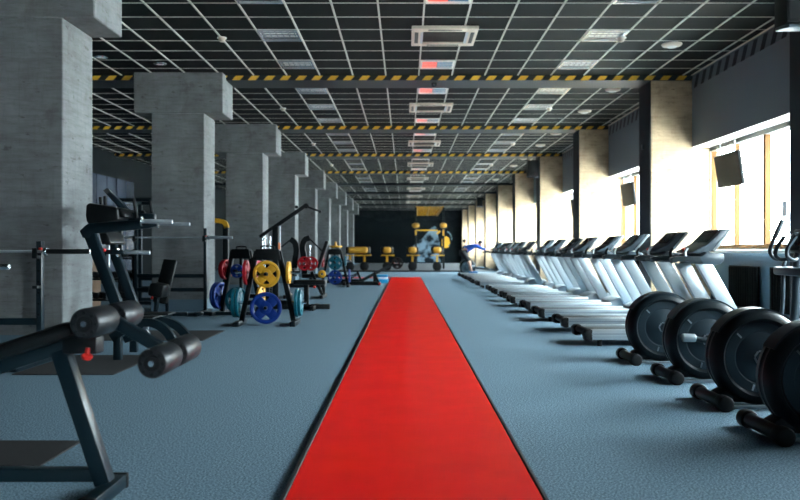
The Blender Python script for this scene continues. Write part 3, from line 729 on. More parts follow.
def plate_tree(x, y, rz, label):
    t = thing('plate_tree', label, 'weight rack', (x, y, 0), rz)
    for s in (-1, 1):
        MB().bar((s * 0.40, 0, 0.05), (s * 0.17, 0, 1.13), 0.075, 0.06, 0.006).build('leg', 'black_metal', t)
        MB().box((s * 0.42, 0, 0.035), (0.085, 0.62, 0.07), 0.008).build('foot', 'plastic_dark', t)
        for z, dx in ((0.80, 0.255), (0.34, 0.35)):
            MB().cyl((s * (dx - 0.03), 0, z), (s * (dx + 0.24), 0, z), 0.024, 14).build('peg', 'chrome', t)
    MB().prism([(-0.21, 0.99), (0.21, 0.99), (0.175, 1.16), (-0.175, 1.16)], -0.05, 0.05, 0.008).build('top_plate', 'black_metal', t)
    MB().bar((-0.37, 0, 0.34), (0.37, 0, 0.34), 0.07, 0.05, 0.006).build('crossbar', 'black_metal', t)
    MB().bar((-0.27, 0, 0.79), (0.27, 0, 0.79), 0.07, 0.05, 0.006).build('crossbar', 'black_metal', t)
    MB().bar((0, 0.0, 0.3), (0, 0.0, 1.0), 0.06, 0.05, 0.006).build('spine', 'black_metal', t)
    for z in (0.78, 0.27):
        MB().cyl((0, -0.22, z), (0, 0.2, z), 0.024, 14).build('peg', 'black_metal', t)
    MB().tube([(-0.09, 0, 1.15), (-0.09, 0, 1.20), (0.09, 0, 1.20), (0.09, 0, 1.15)], 0.013, smooth=3).build('handle', 'black_metal', t)
    return t
px0, py0 = -2.10, 11.9
plate_tree(px0, py0, 0, 'black A-frame plate tree holding the big yellow and blue plates')
plate((px0, py0 - 0.10, 0.78), 0.205, 'yellow', 'yellow four-slot weight plate on the front of the near plate tree')
plate((px0, py0 - 0.16, 0.27), 0.24, 'blue', 'large blue four-slot weight plate low on the front of the near plate tree')
plate((px0 + 0.32, py0, 0.80), 0.17, 'yellow', 'yellow weight plate edge-on at the right side of the near plate tree', R(90))
plate((px0 + 0.45, py0, 0.34), 0.22, 'teal', 'teal weight plate edge-on low at the right of the near plate tree', R(90))
plate((px0 + 0.50, py0, 0.34), 0.20, 'teal', 'outer teal weight plate low at the right of the near plate tree', R(90))
plate((px0 - 0.33, py0, 0.80), 0.19, 'red', 'dark red weight plate edge-on at the left of the near plate tree', R(90))
plate((px0 - 0.44, py0, 0.34), 0.225, 'teal', 'inner teal weight plate low at the left of the near plate tree', R(90))
plate((px0 - 0.50, py0, 0.34), 0.225, 'teal', 'outer teal weight plate low at the left of the near plate tree', R(90))
px1, py1 = -2.92, 13.6
tx, tr = px1 + 0.06, R(-20)
plate_tree(tx, py1, tr, 'second black plate tree behind the yellow one, with a bright blue plate')
def on_tree(lx, ly, z, *args):                       # a plate on a peg, given in the tree's own axes
    side = abs(lx) > 0.05
    p = Vector((tx + lx * math.cos(tr) - ly * math.sin(tr), py1 + lx * math.sin(tr) + ly * math.cos(tr), z))
    plate(p, args[0], args[1], args[2], tr + (R(90) if side else 0), args[3] if len(args) > 3 else 0.046)
on_tree(0, -0.14, 0.78, 0.12, 'blue', 'small bright blue weight plate on the front of the second plate tree')
on_tree(0, -0.14, 0.27, 0.23, 'teal', 'teal weight plate facing front low on the second plate tree')
on_tree(-0.32, 0, 0.80, 0.18, 'red', 'red weight plate edge-on at the upper left of the second plate tree', 0.08)
on_tree(0.33, 0, 0.80, 0.16, 'red', 'red weight plate at the upper right of the second plate tree')
on_tree(-0.42, 0, 0.34, 0.24, 'blue', 'inner royal blue weight plate low at the left of the second plate tree')
on_tree(-0.48, 0, 0.34, 0.24, 'blue', 'outer royal blue weight plate low at the left of the second plate tree')
on_tree(0.42, 0, 0.34, 0.19, 'yellow', 'yellow weight plate low at the right of the second plate tree')

# ================================================================== BARBELL RACKS
def rack(x, y, top, hook, label, foot=True, xo=0.0):
    t = thing('barbell_rack', label, 'barbell rack', (x, y, 0))
    for s in (-1, 1):
        p = MB().bar((s * 0.62, 0, 0.05), (s * 0.62, 0, top), 0.055, 0.07, 0.006).build('post', 'frame_paint', t)
        hl = MB()
        for i in range(7): hl.cyl((s * 0.62, -0.039, top - 0.08 - i * 0.11), (s * 0.62, -0.036, top - 0.08 - i * 0.11), 0.012, 8)
        hl.build('pin_hole', 'black_rubber', p)
        MB().box((s * 0.62, -0.08, hook - 0.04), (0.05, 0.09, 0.03), 0.005).build('hook', 'black_metal', t)
        MB().box((s * 0.62, -0.12, hook + 0.0), (0.05, 0.018, 0.10), 0.005).build('hook', 'black_metal', t)
        if hook < 1.3: MB().box((s * 0.62, -0.08, hook - 0.34), (0.05, 0.09, 0.03), 0.005).build('hook', 'black_metal', t)
        MB().bar((s * 0.62, -0.55, 0.035), (s * 0.62, 0.35, 0.035), 0.07, 0.06, 0.006, up=(0, 0, 1)).build('foot', 'frame_paint', t)
        MB().box((s * 0.645, -0.05, hook + 0.04), (0.03, 0.03, 0.03), 0.006).build('safety_cap', 'red_plastic', t)
    for z in (0.43, 0.68 if hook > 1.3 else 0.17):
        MB().bar((-0.62, 0, z), (0.62, 0, z), 0.07, 0.055, 0.006).build('crossbar', 'frame_paint', t)
    return t
def barbell(xe, y, z, label, L=2.2):
    """xe: right-hand end"""
    t = thing('barbell', label, 'barbell', (xe - L / 2, y, z))
    MB().cyl((-L / 2 + 0.05, 0, 0), (L / 2 - 0.05, 0, 0), 0.014, 12).build('bar', 'silver_dark', t)
    for s in (-1, 1):
        sl = MB().cyl((s * (L / 2 - 0.42), 0, 0), (s * L / 2, 0, 0), 0.025, 16, bev=0.003).build('sleeve', 'black_metal' if z < 1.2 else 'silver_dark', t)
        MB().cyl((s * (L / 2 - 0.45), 0, 0), (s * (L / 2 - 0.42), 0, 0), 0.042, 18, bev=0.004).build('collar', 'chrome', t)
        MB().cyl((s * L / 2, 0, 0), (s * (L / 2 + 0.006), 0, 0), 0.02, 14).build('end_cap', 'chrome', sl)
    return t
rack(-4.30, 7.85, 1.24, 1.12, 'dark barbell rack in front of the first left concrete column')
barbell(-3.15, 7.77, 1.135, 'black sleeved barbell on the rack before the first left column')
rack(-4.20, 13.95, 1.53, 1.345, 'tall dark barbell rack in front of the second left concrete column')
barbell(-3.07, 13.87, 1.365, 'long barbell on the rack before the second left column')
t = tag(MB().bar((-3.5, 13.55, 0.04), (-2.62, 13.55, 0.04), 0.06, 0.07, 0.006).build('floor_stop', 'frame_paint'), 'low dark steel floor bar between the second rack and the plate tree', 'bar')
rack(-4.45, 6.58, 1.15, 0.99, 'dark barbell rack at the left edge whose chrome bar end pokes into view')
t = barbell(-3.31, 6.50, 1.012, 'chrome barbell end poking in at the left edge')
for c in kids(t):
    if c.name.startswith('sleeve'): c.data.materials[0] = MATS['chrome']

# incline bench at second rack
O = Vector((-4.05, 12.95, 0))
t = thing('incline_bench', 'black incline bench with a raised backrest before the second left column', 'bench', O)
def W(px, py, Y): return P(px, py, Y) - O
MB().bar(W(160, 303, 12.9), W(170.5, 260, 13.25), 0.235, 0.08, 0.025).build('backrest', 'black_vinyl', t)
MB().box(W(159, 290, 12.7), (0.24, 0.36, 0.22), 0.04, rot=Matrix.Rotation(R(12), 4, 'Y')).build('seat', 'black_vinyl', t)
MB().bar(W(157.5, 296, 12.75), W(155, 318, 12.75), 0.06, 0.07, 0.006).build('post', 'frame_paint', t)
MB().bar(Vector((0.0, -0.45, 0.035)), Vector((0.0, 0.55, 0.035)), 0.06, 0.06, 0.006, up=(0, 0, 1)).build('base_tube', 'frame_paint', t)
MB().bar(Vector((0.0, 0.3, 0.05)), W(167, 275, 13.2), 0.05, 0.05, 0.006).build('strut', 'frame_paint', t)
MB().sphere(W(152, 298, 12.6), 0.025, seg=10).build('pin_knob', 'red_plastic', t)
for y in (-0.42, 0.52): MB().bar((-0.28, y, 0.035), (0.28, y, 0.035), 0.06, 0.06, 0.006).build('foot', 'frame_paint', t)

# ================================================================== PLATE-LOADED PRESS MACHINE
O = Vector((-3.0, 8.45, 0))
t = thing('press_machine', 'dark plate-loaded press machine with thick slanted legs left of the track', 'exercise machine', O)
def PR(pts, Y, y0, y1, bev=0.008):
    return MB().prism([(W(x, y, Y).x, W(x, y, Y).z) for x, y in pts], y0 - O.y, y1 - O.y, bev)
YN, YF = 8.2, 8.72
MB().bar(W(89, 231, YN), W(131, 341, YN), 0.115, 0.075, 0.008).build('leg', 'frame_paint', t)
MB().bar(W(109, 238, YF), W(146, 336, YF), 0.10, 0.075, 0.008).build('leg', 'frame_paint', t)
PR([(81, 231), (86, 226), (90, 223.5), (152, 219), (158, 220), (158, 226), (150, 228), (93, 234), (91, 238), (84, 238)], YN, YN - 0.04, YN + 0.04).build('top_beam', 'frame_paint', t)
PR([(87, 215), (87.5, 205), (91, 203), (117, 207.5), (119, 209), (120, 220), (91, 224.5), (88, 222)], YN + 0.1, YN + 0.05, YF + 0.05, 0.02).build('chest_pad', 'black_vinyl', t)
PR([(119.5, 209), (124, 208.5), (128, 214), (128.5, 217.5), (121, 218)], YN + 0.2, YN + 0.1, YF, 0.01).build('arm_pad', 'black_vinyl', t)
PR([(102, 233), (110, 231.5), (114.5, 243), (113, 244.5), (105, 244.5)], 8.35, 8.25, 8.7, 0.015).build('seat_pad', 'black_vinyl', t)
PR([(104, 190.5), (107.5, 188.5), (110.5, 191), (131, 211), (130, 215), (126, 215)], 8.9, 8.86, 8.94, 0.008).build('lever_arm', 'frame_paint', t)
MB().cyl(W(107, 191, 8.82), W(107, 191, 8.98), 0.03, 14).build('lever_pivot', 'black_metal', t)
PR([(126, 212), (156, 214), (156, 226), (126, 222)], 8.6, 8.55, 8.63).build('rear_beam', 'frame_paint', t)
for (x0, y0, x1, y1, Y) in ((133.5, 198, 137, 218, 8.5), (150, 201, 153.5, 220, 8.6), (100.5, 197, 101.5, 206, 8.7), (105, 196, 105.5, 205, 8.6)):
    MB().cyl(W(x0, y0, Y), W(x1, y1, Y), 0.018, 12, bev=0.004).build('grip', 'black_rubber', t)
PR([(141, 212), (144, 210), (146, 213), (146, 222), (142, 224)], 8.7, 8.66, 8.72).build('cam', 'black_metal', t)
for (x0, x1, y, Y, r) in ((142, 172.5, 221.2, 8.1, 0.023), (158, 190, 223.6, 8.75, 0.022), (118, 150, 252, 8.5, 0.022)):
    pg = MB().cyl(W(x0, y, Y), W(x1, y + 0.6, Y), r, 14, bev=0.003).build('weight_peg', 'silver' if Y < 8.7 else 'silver_dark', t)
    MB().cyl(W(x0 - 1, y, Y), W(x0 + 0.6, y, Y), 0.052, 20, bev=0.004).build('peg_collar', 'chrome', pg)
MB().bar(W(104, 252, 8.45), W(124, 252, 8.45), 0.05, 0.05, 0.004).build('peg_mount', 'frame_paint', t)
MB().bar(W(108, 245, 8.45), W(108, 300, 8.45), 0.035, 0.035, 0.004).build('seat_post', 'silver_dark', t)
for y in (250, 260): MB().sphere(W(104, y, 8.38), 0.022, seg=12).build('pin_knob', 'red_plastic', t)
MB().strap([W(112, 338, 8.1), W(134, 325, 8.1), W(150, 322.5, 8.1), W(163, 328, 8.1), W(173, 341, 8.1), W(178, 359.5, 8.1)], 0.085, 0.07).build('curved_foot', 'frame_paint', t)
MB().strap([W(128, 334, 8.6), W(146, 322, 8.6), W(162, 320.5, 8.6), W(177, 326, 8.6), W(188, 338, 8.6), W(194, 353, 8.6)], 0.085, 0.07).build('curved_foot', 'frame_paint', t)
MB().bar(W(118, 336, 8.1), W(118, 360, 8.1), 0.08, 0.07, 0.006).build('rear_foot', 'frame_paint', t)
MB().bar(W(134, 332, 8.6), W(134, 352, 8.6), 0.08, 0.07, 0.006).build('rear_foot', 'frame_paint', t)
MB().bar(Vector((W(128, 0, 8.35).x, 8.1 - O.y, 0.27)), Vector((W(128, 0, 8.35).x, 8.75 - O.y, 0.27)), 0.06, 0.06, 0.006, up=(0, 0, 1)).build('cross_tube', 'frame_paint', t)
for (x0, x1, y, Y) in ((137, 158, 317, 8.3), (141, 172, 313.5, 8.8)):
    c = (W(x0, y, Y) + W(x1, y, Y)) / 2
    MB().box(c, (W(x1, y, Y).x - W(x0, y, Y).x, 0.3, 0.02), 0.006).build('footplate', 'black_metal', t)
    MB().bar(c + Vector((0, 0, -0.01)), c + Vector((-0.02, 0, -0.14)), 0.05, 0.05, 0.004).build('footplate_bracket', 'silver_dark', t)

# ================================================================== CABLE TOWER
O = Vector((-2.45, 15.0, 0))
t = thing('cable_tower', 'black cable pulldown machine with a long raised arm behind the near plate tree', 'exercise machine', O)
for s, y in ((-1, 14.8), (1, 15.2)):
    MB().bar(W(275.5, 306, y), W(275.5, 226, y), 0.11, 0.06, 0.006).build('upright', 'black_metal', t)
for x in (262.5, 265, 270):
    MB().cyl(W(x, 300, 15), W(x, 236, 15), 0.012, 10).build('guide_rod', 'chrome', t)
for i in range(10):
    c = W(266.5, 297 - i * 2.6, 15); MB().box(c, (0.24, 0.18, 0.044), 0.004).build('stack_plate', 'black_metal', t)
MB().bar(W(260, 237, 15), W(274, 227, 15), 0.06, 0.12, 0.006).build('top_arm', 'black_metal', t)
MB().bar(W(272, 229, 15), W(306, 205.5, 15), 0.075, 0.09, 0.006).build('top_arm', 'black_metal', t)
MB().bar(W(304, 205.5, 15), W(320, 211.5, 15), 0.035, 0.05, 0.004).build('pull_bar', 'black_metal', t)
MB().cyl(W(306, 206, 14.85), W(306, 206, 15.15), 0.05, 16).build('pulley', 'black_rubber', t)
MB().sphere(W(320, 211.5, 15), 0.03, seg=10).build('bar_end', 'black_rubber', t)
MB().cyl(W(296.5, 207, 14.96), W(296.5, 207, 15.04), 0.03, 12).build('bolt', 'black_metal', t)
MB().bar(W(280, 258, 14.78), W(280, 226, 14.78), 0.02, 0.05, 0.004).build('shroud', 'silver', t)
MB().box(W(279.3, 246, 14.75), (0.035, 0.02, 0.13), 0.003).build('warning_label', 'orange', t)
MB().bar(Vector((-0.35, 0, 0.05)), Vector((1.0, 0, 0.05)), 0.09, 0.09, 0.008).build('base_tube', 'black_metal', t)
for x in (-0.3, 0.7): MB().bar(Vector((x, -0.45, 0.04)), Vector((x, 0.45, 0.04)), 0.08, 0.08, 0.008, up=(0, 0, 1)).build('foot', 'black_metal', t)
MB().box(Vector((0.62, 0, 0.52)), (0.62, 0.34, 0.09), 0.03).build('seat', 'black_vinyl', t)
MB().bar(Vector((0.55, 0, 0.08)), Vector((0.55, 0, 0.48)), 0.09, 0.09, 0.006).build('seat_post', 'black_metal', t)
MB().cyl(Vector((0.30, -0.25, 0.72)), Vector((0.30, 0.25, 0.72)), 0.07, 18, bev=0.01).build('thigh_roller', 'foam', t)
MB().bar(Vector((0.1, 0, 0.72)), Vector((0.3, 0, 0.72)), 0.05, 0.05).build('roller_arm', 'black_metal', t)
MB().sphere(Vector((0.73, -0.2, 0.44)), 0.03, seg=10).build('pin_knob', 'red_plastic', t)

# ================================================================== CURVED-ARM PRESS MACHINE (with red plates)
O = Vector((-2.35, 18.6, 0))
t = thing('leverage_machine', 'black leverage machine with two thick curved arms and red plates', 'exercise machine', O)
MB().strap([W(294, 276, 18.3), W(295, 262, 18.3), W(296.5, 251, 18.3), W(295, 243, 18.3), W(290.5, 239, 18.3)], 0.13, 0.10).build('curved_arm', 'black_metal', t)
MB().strap([W(305, 276, 18.6), W(304, 258, 18.6), W(302.5, 247, 18.6), W(305, 240, 18.6), W(310, 238, 18.6)], 0.13, 0.10).build('curved_arm', 'black_metal', t)
MB().bar(W(291, 239.5, 18.3), W(281.5, 247, 18.3), 0.035, 0.035).build('handle', 'black_metal', t)
MB().bar(W(309, 238, 18.6), W(323, 252, 18.6), 0.035, 0.035).build('handle', 'black_metal', t)
MB().cyl(W(310, 245, 18.9), W(310, 272, 18.9), 0.016, 10).build('guide_rod', 'chrome', t)
MB().bar(W(318, 268, 18.6), W(327.5, 241, 18.6), 0.085, 0.28, 0.02).build('backrest', 'black_vinyl', t)
MB().bar(Vector((-0.5, 0, 0.30)), Vector((0.45, 0, 0.30)), 0.10, 0.5, 0.01).build('main_beam', 'black_metal', t)
MB().box(Vector((0.15, 0, 0.52)), (0.5, 0.36, 0.10), 0.03).build('seat', 'black_vinyl', t)
MB().bar(Vector((0.1, 0, 0.3)), Vector((0.1, 0, 0.5)), 0.08, 0.08).build('seat_post', 'black_metal', t)
for x in (-0.45, 0.4):
    MB().bar(Vector((x, -0.5, 0.04)), Vector((x, 0.5, 0.04)), 0.08, 0.08, 0.008, up=(0, 0, 1)).build('foot', 'black_metal', t)
    MB().bar(Vector((x, 0, 0.05)), Vector((x, 0, 0.30)), 0.08, 0.08).build('post', 'black_metal', t)
MB().bar(Vector((0.42, -0.3, 0.05)), Vector((0.15, -0.3, 0.62)), 0.07, 0.06).build('brace', 'black_metal', t)
MB().cyl(W(304, 264, 18.0), W(304, 264, 18.6), 0.022, 12).build('weight_peg', 'chrome', t)
MB().cyl(W(312, 264, 18.0), W(312, 264, 18.9), 0.022, 12).build('weight_peg', 'chrome', t)
MB().sphere(Vector((0.30, -0.3, 0.42)), 0.03, seg=10).build('pin_knob', 'red_plastic', t)
plate(P(304.5, 263.5, 18.1), 0.165, 'red', 'left red weight plate facing front on the curved-arm machine', 0)
plate(P(311, 263.5, 18.45), 0.165, 'red', 'right red weight plate overlapped by the other red plate', 0)
MB().lathe([(0.03, -0.03), (0.07, -0.03), (0.09, -0.015), (0.09, 0.015), (0.07, 0.03), (0.03, 0.03), (0.03, -0.03)], W(322, 274, 17.9), (0, 1, 0), seg=24).build('counterweight', 'yellow', t)
MB().bar(W(322, 274, 17.9), W(320, 272, 18.6), 0.03, 0.03).build('counterweight_arm', 'black_metal', t)
# third plate tree
px2, py2 = -2.15, 23.8
plate_tree(px2, py2, 0, 'far plate tree with teal and blue plates left of the track')
plate((px2 + 0.02, py2 - 0.12, 0.74), 0.215, 'teal', 'teal weight plate facing front on the far plate tree', 0)
plate((px2 + 0.02, py2 - 0.14, 0.30), 0.22, 'blue', 'blue weight plate facing front low on the far plate tree', 0)
plate((px2 - 0.36, py2, 0.80), 0.20, 'red', 'red weight plate edge-on at the left of the far plate tree', R(90))
plate((px2 + 0.45, py2, 0.34), 0.20, 'blue', 'blue weight plate edge-on low at the right of the far plate tree', R(90))
plate((px2 + 0.33, py2, 0.80), 0.16, 'teal', 'teal weight plate edge-on at the upper right of the far plate tree', R(90))
tag(MB().lathe([(0.0, 0), (0.19, 0), (0.2, 0.02), (0.2, 0.045), (0.05, 0.05), (0.04, 0.06), (0.03, 0.17), (0.0, 0.17)], seg=24).build('weight_plate', 'yellow', loc=(px2 + 0.03, py2, 1.215)), 'yellow plate with a chrome stub lying on top of the far plate tree', 'weight plate', 'coloured weight plates')

# ================================================================== LEVER ROW MACHINES (diagonal bars on the floor)
def row_machine(px_a, py_a, px_b, py_b, Y, lab, disc=True):
    global O
    O = Vector(((px_a - VX) * Y / FPX, Y, 0))
    t = thing('row_machine', lab, 'exercise machine', O)
    b = MB().bar(W(px_a, py_a, Y), W(px_b, py_b, Y + 1.6), 0.10, 0.10, 0.008).build('lever_bar', 'radiator_black', t)
    MB().bar(Vector((-0.45, 0, 0.06)), Vector((0.75, 0, 0.06)), 0.12, 0.14, 0.01).build('base_tube', 'black_metal', t)
    MB().bar(Vector((0.70, -0.35, 0.05)), Vector((0.70, 0.35, 0.05)), 0.10, 0.10, 0.01, up=(0, 0, 1)).build('foot', 'black_metal', t)
    MB().bar(Vector((0.70, 0, 0.05)), Vector((0.55, 0, 0.42)), 0.07, 0.07).build('post', 'black_metal', t)
    MB().bar(Vector((-0.40, -0.3, 0.05)), Vector((-0.40, 1.7, 0.05)), 0.10, 0.10, 0.01, up=(0, 0, 1)).build('foot', 'black_metal', t)
    e = W(px_b, py_b, Y + 1.6)
    m_ = W(px_a, py_a, Y).lerp(e, 0.45); MB().bar(Vector((m_.x, m_.y, 0)), m_, 0.10, 0.08, 0.006).build('post', 'black_metal', t)
    MB().cyl(e - Vector((0, 0.3, 0)), e + Vector((0, 0.1, 0)), 0.03, 12).build('grip', 'chrome', t)
    MB().box(Vector((0.74, -0.36, 0.06)), (0.07, 0.04, 0.06), 0.01).build('foot_cap', 'red_plastic', t)
    if disc:
        plate(e + O + Vector((0.08, -0.16, 0)), 0.2, 'black_rubber', 'black weight plate on the lever of the floor row machine', 0, group='black weight plates')
row_machine(357, 283, 395, 263, 25.0, 'low black lever row machine with a black plate beside the blue step')
row_machine(341, 284, 357, 274, 26.8, 'low black row machine left of the lever row machine, near the plate tree', False)
# aerobic step
O = Vector((-0.79, 26.9, 0))
t = thing('aerobic_step', 'bright blue and white stacked aerobic step at the end of the red track', 'step', O)
MB().prism([(-0.21, 0.0), (0.21, 0.0), (0.20, 0.13), (-0.20, 0.13)], -0.3, 0.3, 0.012).build('riser', 'cyan_plastic', t)
MB().box((0, 0, 0.165), (0.38, 0.56, 0.07), 0.01).build('riser', 'paper', t)
MB().box((0, 0, 0.235), (0.40, 0.6, 0.07), 0.015).build('step_top', 'cyan_plastic', t)

# ================================================================== YELLOW BOLSTER STATIONS
def bolster(x, y, wide, lab):
    t = thing('bolster_station', lab, 'exercise machine', (x, y, 0.003), group='yellow padded stations at the far end')
    hw = 0.54 if wide else 0.22
    MB().box((0, 0.12, 1.09), (hw * 2 + 0.20, 0.5, 0.36), 0.04).build('body', 'black_vinyl', t)
    MB().box((0, -0.17, 1.10), (hw * 2, 0.30, 0.33), 0.14, seg=5).build('pad', 'yellow_pad', t)
    MB().box((0.04, -0.05, 0.82), (hw * 2 + 0.26, 0.5, 0.05), 0.01).build('tray', 'yellow', t)
    xs = (-0.42, 0.34) if wide else (0.0,)
    for q in xs:
        MB().bar((q, 0, 0.24), (q, 0, 0.82), 0.11, 0.09, 0.01).build('post', 'yellow', t)
        MB().lathe([(0, -0.07), (0.07, -0.075), (0.2, -0.06), (0.24, -0.035), (0.24, 0.035), (0.2, 0.06), (0, 0.07)], (q, -0.06, 0.245), (0, 1, 0), 28).build('wheel', 'black_rubber', t)
        MB().box((q, 0, 0.02), (0.5, 0.4, 0.04), 0.008).build('base_plate', 'black_metal', t)
    return t
for i, (px, wide) in enumerate(((358.0, True), (387, False), (412.5, False), (437, False))):
    Y = 41.3
    bolster((px - VX) * Y / FPX, Y, wide, ['wide yellow bolster station on two posts at the far left', 'yellow padded station second from left at the far end', 'yellow padded station third from left, left of the tall rig', 'yellow padded station at the foot of the tall rig, rightmost of four'][i])
# tall rig with sloping yellow ladder
O = Vector((1.45, 46, 0))
t = thing('training_rig', 'tall black training rig with a yellow ladder top before the end wall', 'rig', O)
for px in (416, 443.5):
    for Y in (46, 48.5):
        MB().bar(W(px, 249 + CAM_H * FPX / Y, Y), W(px, 207 if Y == 46 else 214, Y), 0.11, 0.11, 0.008).build('post', 'black_metal', t)
    MB().lathe([(0, -0.2), (0.1, -0.19), (0.15, -0.1), (0.15, 0.1), (0.1, 0.19), (0, 0.2)], W(px, 225.5, 45.8), (1, 0, 0), 20).build('pad', 'yellow_pad', t)
    MB().bar(W(px - 4 if px < 420 else px + 3, 225, 45.9), W(px, 225.5, 45.9), 0.14, 0.2).build('pad_arm', 'yellow', t)
for px in (416.8, 430, 442.8):
    MB().bar(W(px, 207.2, 46), W(416.8 + (px - 416.8) * 0.79, 215, 49), 0.10, 0.12).build('ladder_rail', 'yellow', t)
for i in range(6):
    f = i / 5; a, b = W(416.5 , 207.2 + 7.8 * f, 46 + 3 * f), W(443 - 5.5 * f, 207.2 + 7.8 * f, 46 + 3 * f)
    MB().bar(a, b, 0.06, 0.07).build('rung', 'yellow', t)
MB().bar(W(415.6, 230.3, 45.9), W(438, 230.3, 45.9), 0.07, 0.07).build('pull_up_bar', 'yellow', t)
MB().bar(W(415.8, 230.3, 45.9), W(415.8, 235, 45.9), 0.09, 0.07).build('bar_end', 'yellow', t)
MB().bar(W(443.4, 229.5, 45.9), W(443.4, 235.5, 45.9), 0.09, 0.07).build('bar_end', 'yellow', t)
MB().bar(W(440, 231, 45.9), W(437, 234, 45.9), 0.12, 0.1).build('bar_end', 'yellow', t)
# yellow frame glimpsed in left aisle
O = Vector((-4.3, 17.6, 0))
t = thing('cable_station', 'dark cable station with a curved yellow top glimpsed behind the second left column', 'exercise machine', O)
MB().bar(W(226, 326 - 25, 17.6), W(226, 226, 17.6), 0.12, 0.12, 0.008).build('post', 'black_metal', t)
MB().strap([W(214, 220.5, 17.6), W(220, 221, 17.6), W(225, 223, 17.6), W(227, 228, 17.6)], 0.10, 0.12).build('top_arm', 'yellow', t)
MB().box((0.05, 0, 0.03), (0.6, 0.9, 0.06), 0.01).build('base', 'black_metal', t)
# machines and boxes dim in the left aisle
for i, (x, y, h, lab) in enumerate(((-6.30, 15.1, 1.2, 'wooden plyometric box dim in the left aisle between the first two columns'), (-6.9, 16.4, 0.75, 'lower wooden box behind the taller one in the left aisle'))):
    t = thing('plyometric_box', lab, 'box', (x, y, 0))
    for s in (-1, 1):
        MB().box((s * 0.27, 0, h / 2), (0.02, 0.6, h), 0.002, seg=1).build('side', 'wood', t); MB().box((0, s * 0.29, h / 2), (0.52, 0.02, h), 0.002, seg=1).build('side', 'wood', t)
    MB().box((0, 0, h + 0.01), (0.6, 0.64, 0.02), 0.002, seg=1).build('lid', 'wood', t)
t = thing('dumbbell_rack', 'dark three-tier dumbbell rack in the left aisle behind the press machine', 'weight rack', (-5.42, 14.0, 0))
for sx in (-0.52, 0.52):
    MB().bar((sx, 0.2, 0), (sx, 0.05, 1.15), 0.07, 0.08, 0.006).build('upright', 'black_metal', t)
    MB().bar((sx, -0.3, 0.035), (sx, 0.35, 0.035), 0.07, 0.07, 0.006, up=(0, 0, 1)).build('foot', 'black_metal', t)
shelf_z = (0.25, 0.62, 0.99)
for z in shelf_z: MB().box((0, 0, z), (1.0, 0.34, 0.03), 0.006).build('shelf', 'black_metal', t)
dm = MB()
for s in (-1, 1): dm.lathe([(0, 0), (0.05, 0), (0.062, 0.012), (0.062, 0.088), (0.05, 0.1), (0, 0.1)], (0, s * 0.065, 0), (0, s, 0), 6)
dm.cyl((0, -0.07, 0), (0, 0.07, 0), 0.016, 10); dm = dm.mesh('dumbbell', 'black_rubber')
for q, z in enumerate(shelf_z):
    for i in range(6):
        tag(link('dumbbell', dm, None, (-5.42 - 0.42 + i * 0.168, 14.0, z + 0.078)), f'black dumbbell on the {("bottom", "middle", "top")[q]} tier of the dumbbell rack, {ORD[i]} from the left', 'dumbbell', 'dumbbells on the rack')
O = Vector((-5.3, 16.6, 0))
t = thing('power_rack', 'black power rack with low shelves dim in the left aisle', 'rack', O)
for sx in (-0.55, 0.55):
    for sy in (-0.6, 0.6):
        MB().bar((sx, sy, 0), (sx, sy, 2.2), 0.075, 0.075, 0.006).build('post', 'frame_paint', t)
    MB().bar((sx, -0.6, 2.17), (sx, 0.6, 2.17), 0.07, 0.07, up=(0, 0, 1)).build('top_rail', 'frame_paint', t)
for sy in (-0.6, 0.6):
    for z in (0.05, 0.3, 0.55, 2.17): MB().bar((-0.55, sy, z), (0.55, sy, z), 0.07, 0.07).build('crossbar', 'frame_paint', t)

# ================================================================== PEOPLE
def skin_mesh(name, chains, m, parent, sub=2):
    """chains: list of [(point, radius), ...]; chains sharing the first point of an earlier vertex join there"""
    vs, es, rs = [], [], []
    def idx(p):
        for i, q in enumerate(vs):
            if (Vector(q) - Vector(p)).length < 1e-4: return i
        return None
    for ch in chains:
        prev = None
        for p, r in ch:
            i = idx(p)
            if i is None: vs.append(tuple(p)); rs.append(r); i = len(vs) - 1
            if prev is not None and prev != i: es.append((prev, i))
            prev = i
    me = bpy.data.meshes.new(name); me.from_pydata(vs, es, []); me.materials.append(MATS[m])
    o = bpy.data.objects.new(name, me); COL.objects.link(o)
    if parent is not None: o.parent = parent
    sm = o.modifiers.new('skin', 'SKIN'); sm.use_smooth_shade = True
    for i, sv in enumerate(me.skin_vertices[0].data):
        sv.radius = (rs[i], rs[i]); sv.use_root = (i == 0)
    ss = o.modifiers.new('sub', 'SUBSURF'); ss.levels = 1; ss.render_levels = sub
    return o

def head(t, c, face, sc=1.0, hair=True):
    c = Vector(c); f = Vector(face).normalized(); side = Vector((0, 0, 1)).cross(f)
    if side.length < 0.1: side = Vector((0, 1, 0))
    side.normalize(); up = f.cross(side)
    hd = MB().sphere(c, 0.105 * sc, (0.86, 0.86, 1.1), 18); 
    hd.sphere(c + f * 0.1 * sc - up * 0.012, 0.018 * sc, (1, 0.8, 1.3), 10)
    for s in (-1, 1): hd.sphere(c + side * s * 0.09 * sc, 0.025 * sc, (0.6, 0.5, 1.2), 10)
    h = hd.build('head', 'skin', t)
    e = MB()
    for s in (-1, 1): e.sphere(c + f * 0.086 * sc + side * s * 0.035 * sc + up * 0.008, 0.011 * sc, seg=8)
    e.build('eye', 'eye', h)
    MB().box(c + f * 0.088 * sc - up * 0.05, (0.03, 0.03, 0.008), 0.003).build('mouth', 'red_plastic', h)
    MB().sphere(c - f * 0.022 + up * 0.028, 0.108 * sc, (0.92, 0.92, 1.02), 16).build('hair', 'hair', h)
    return h

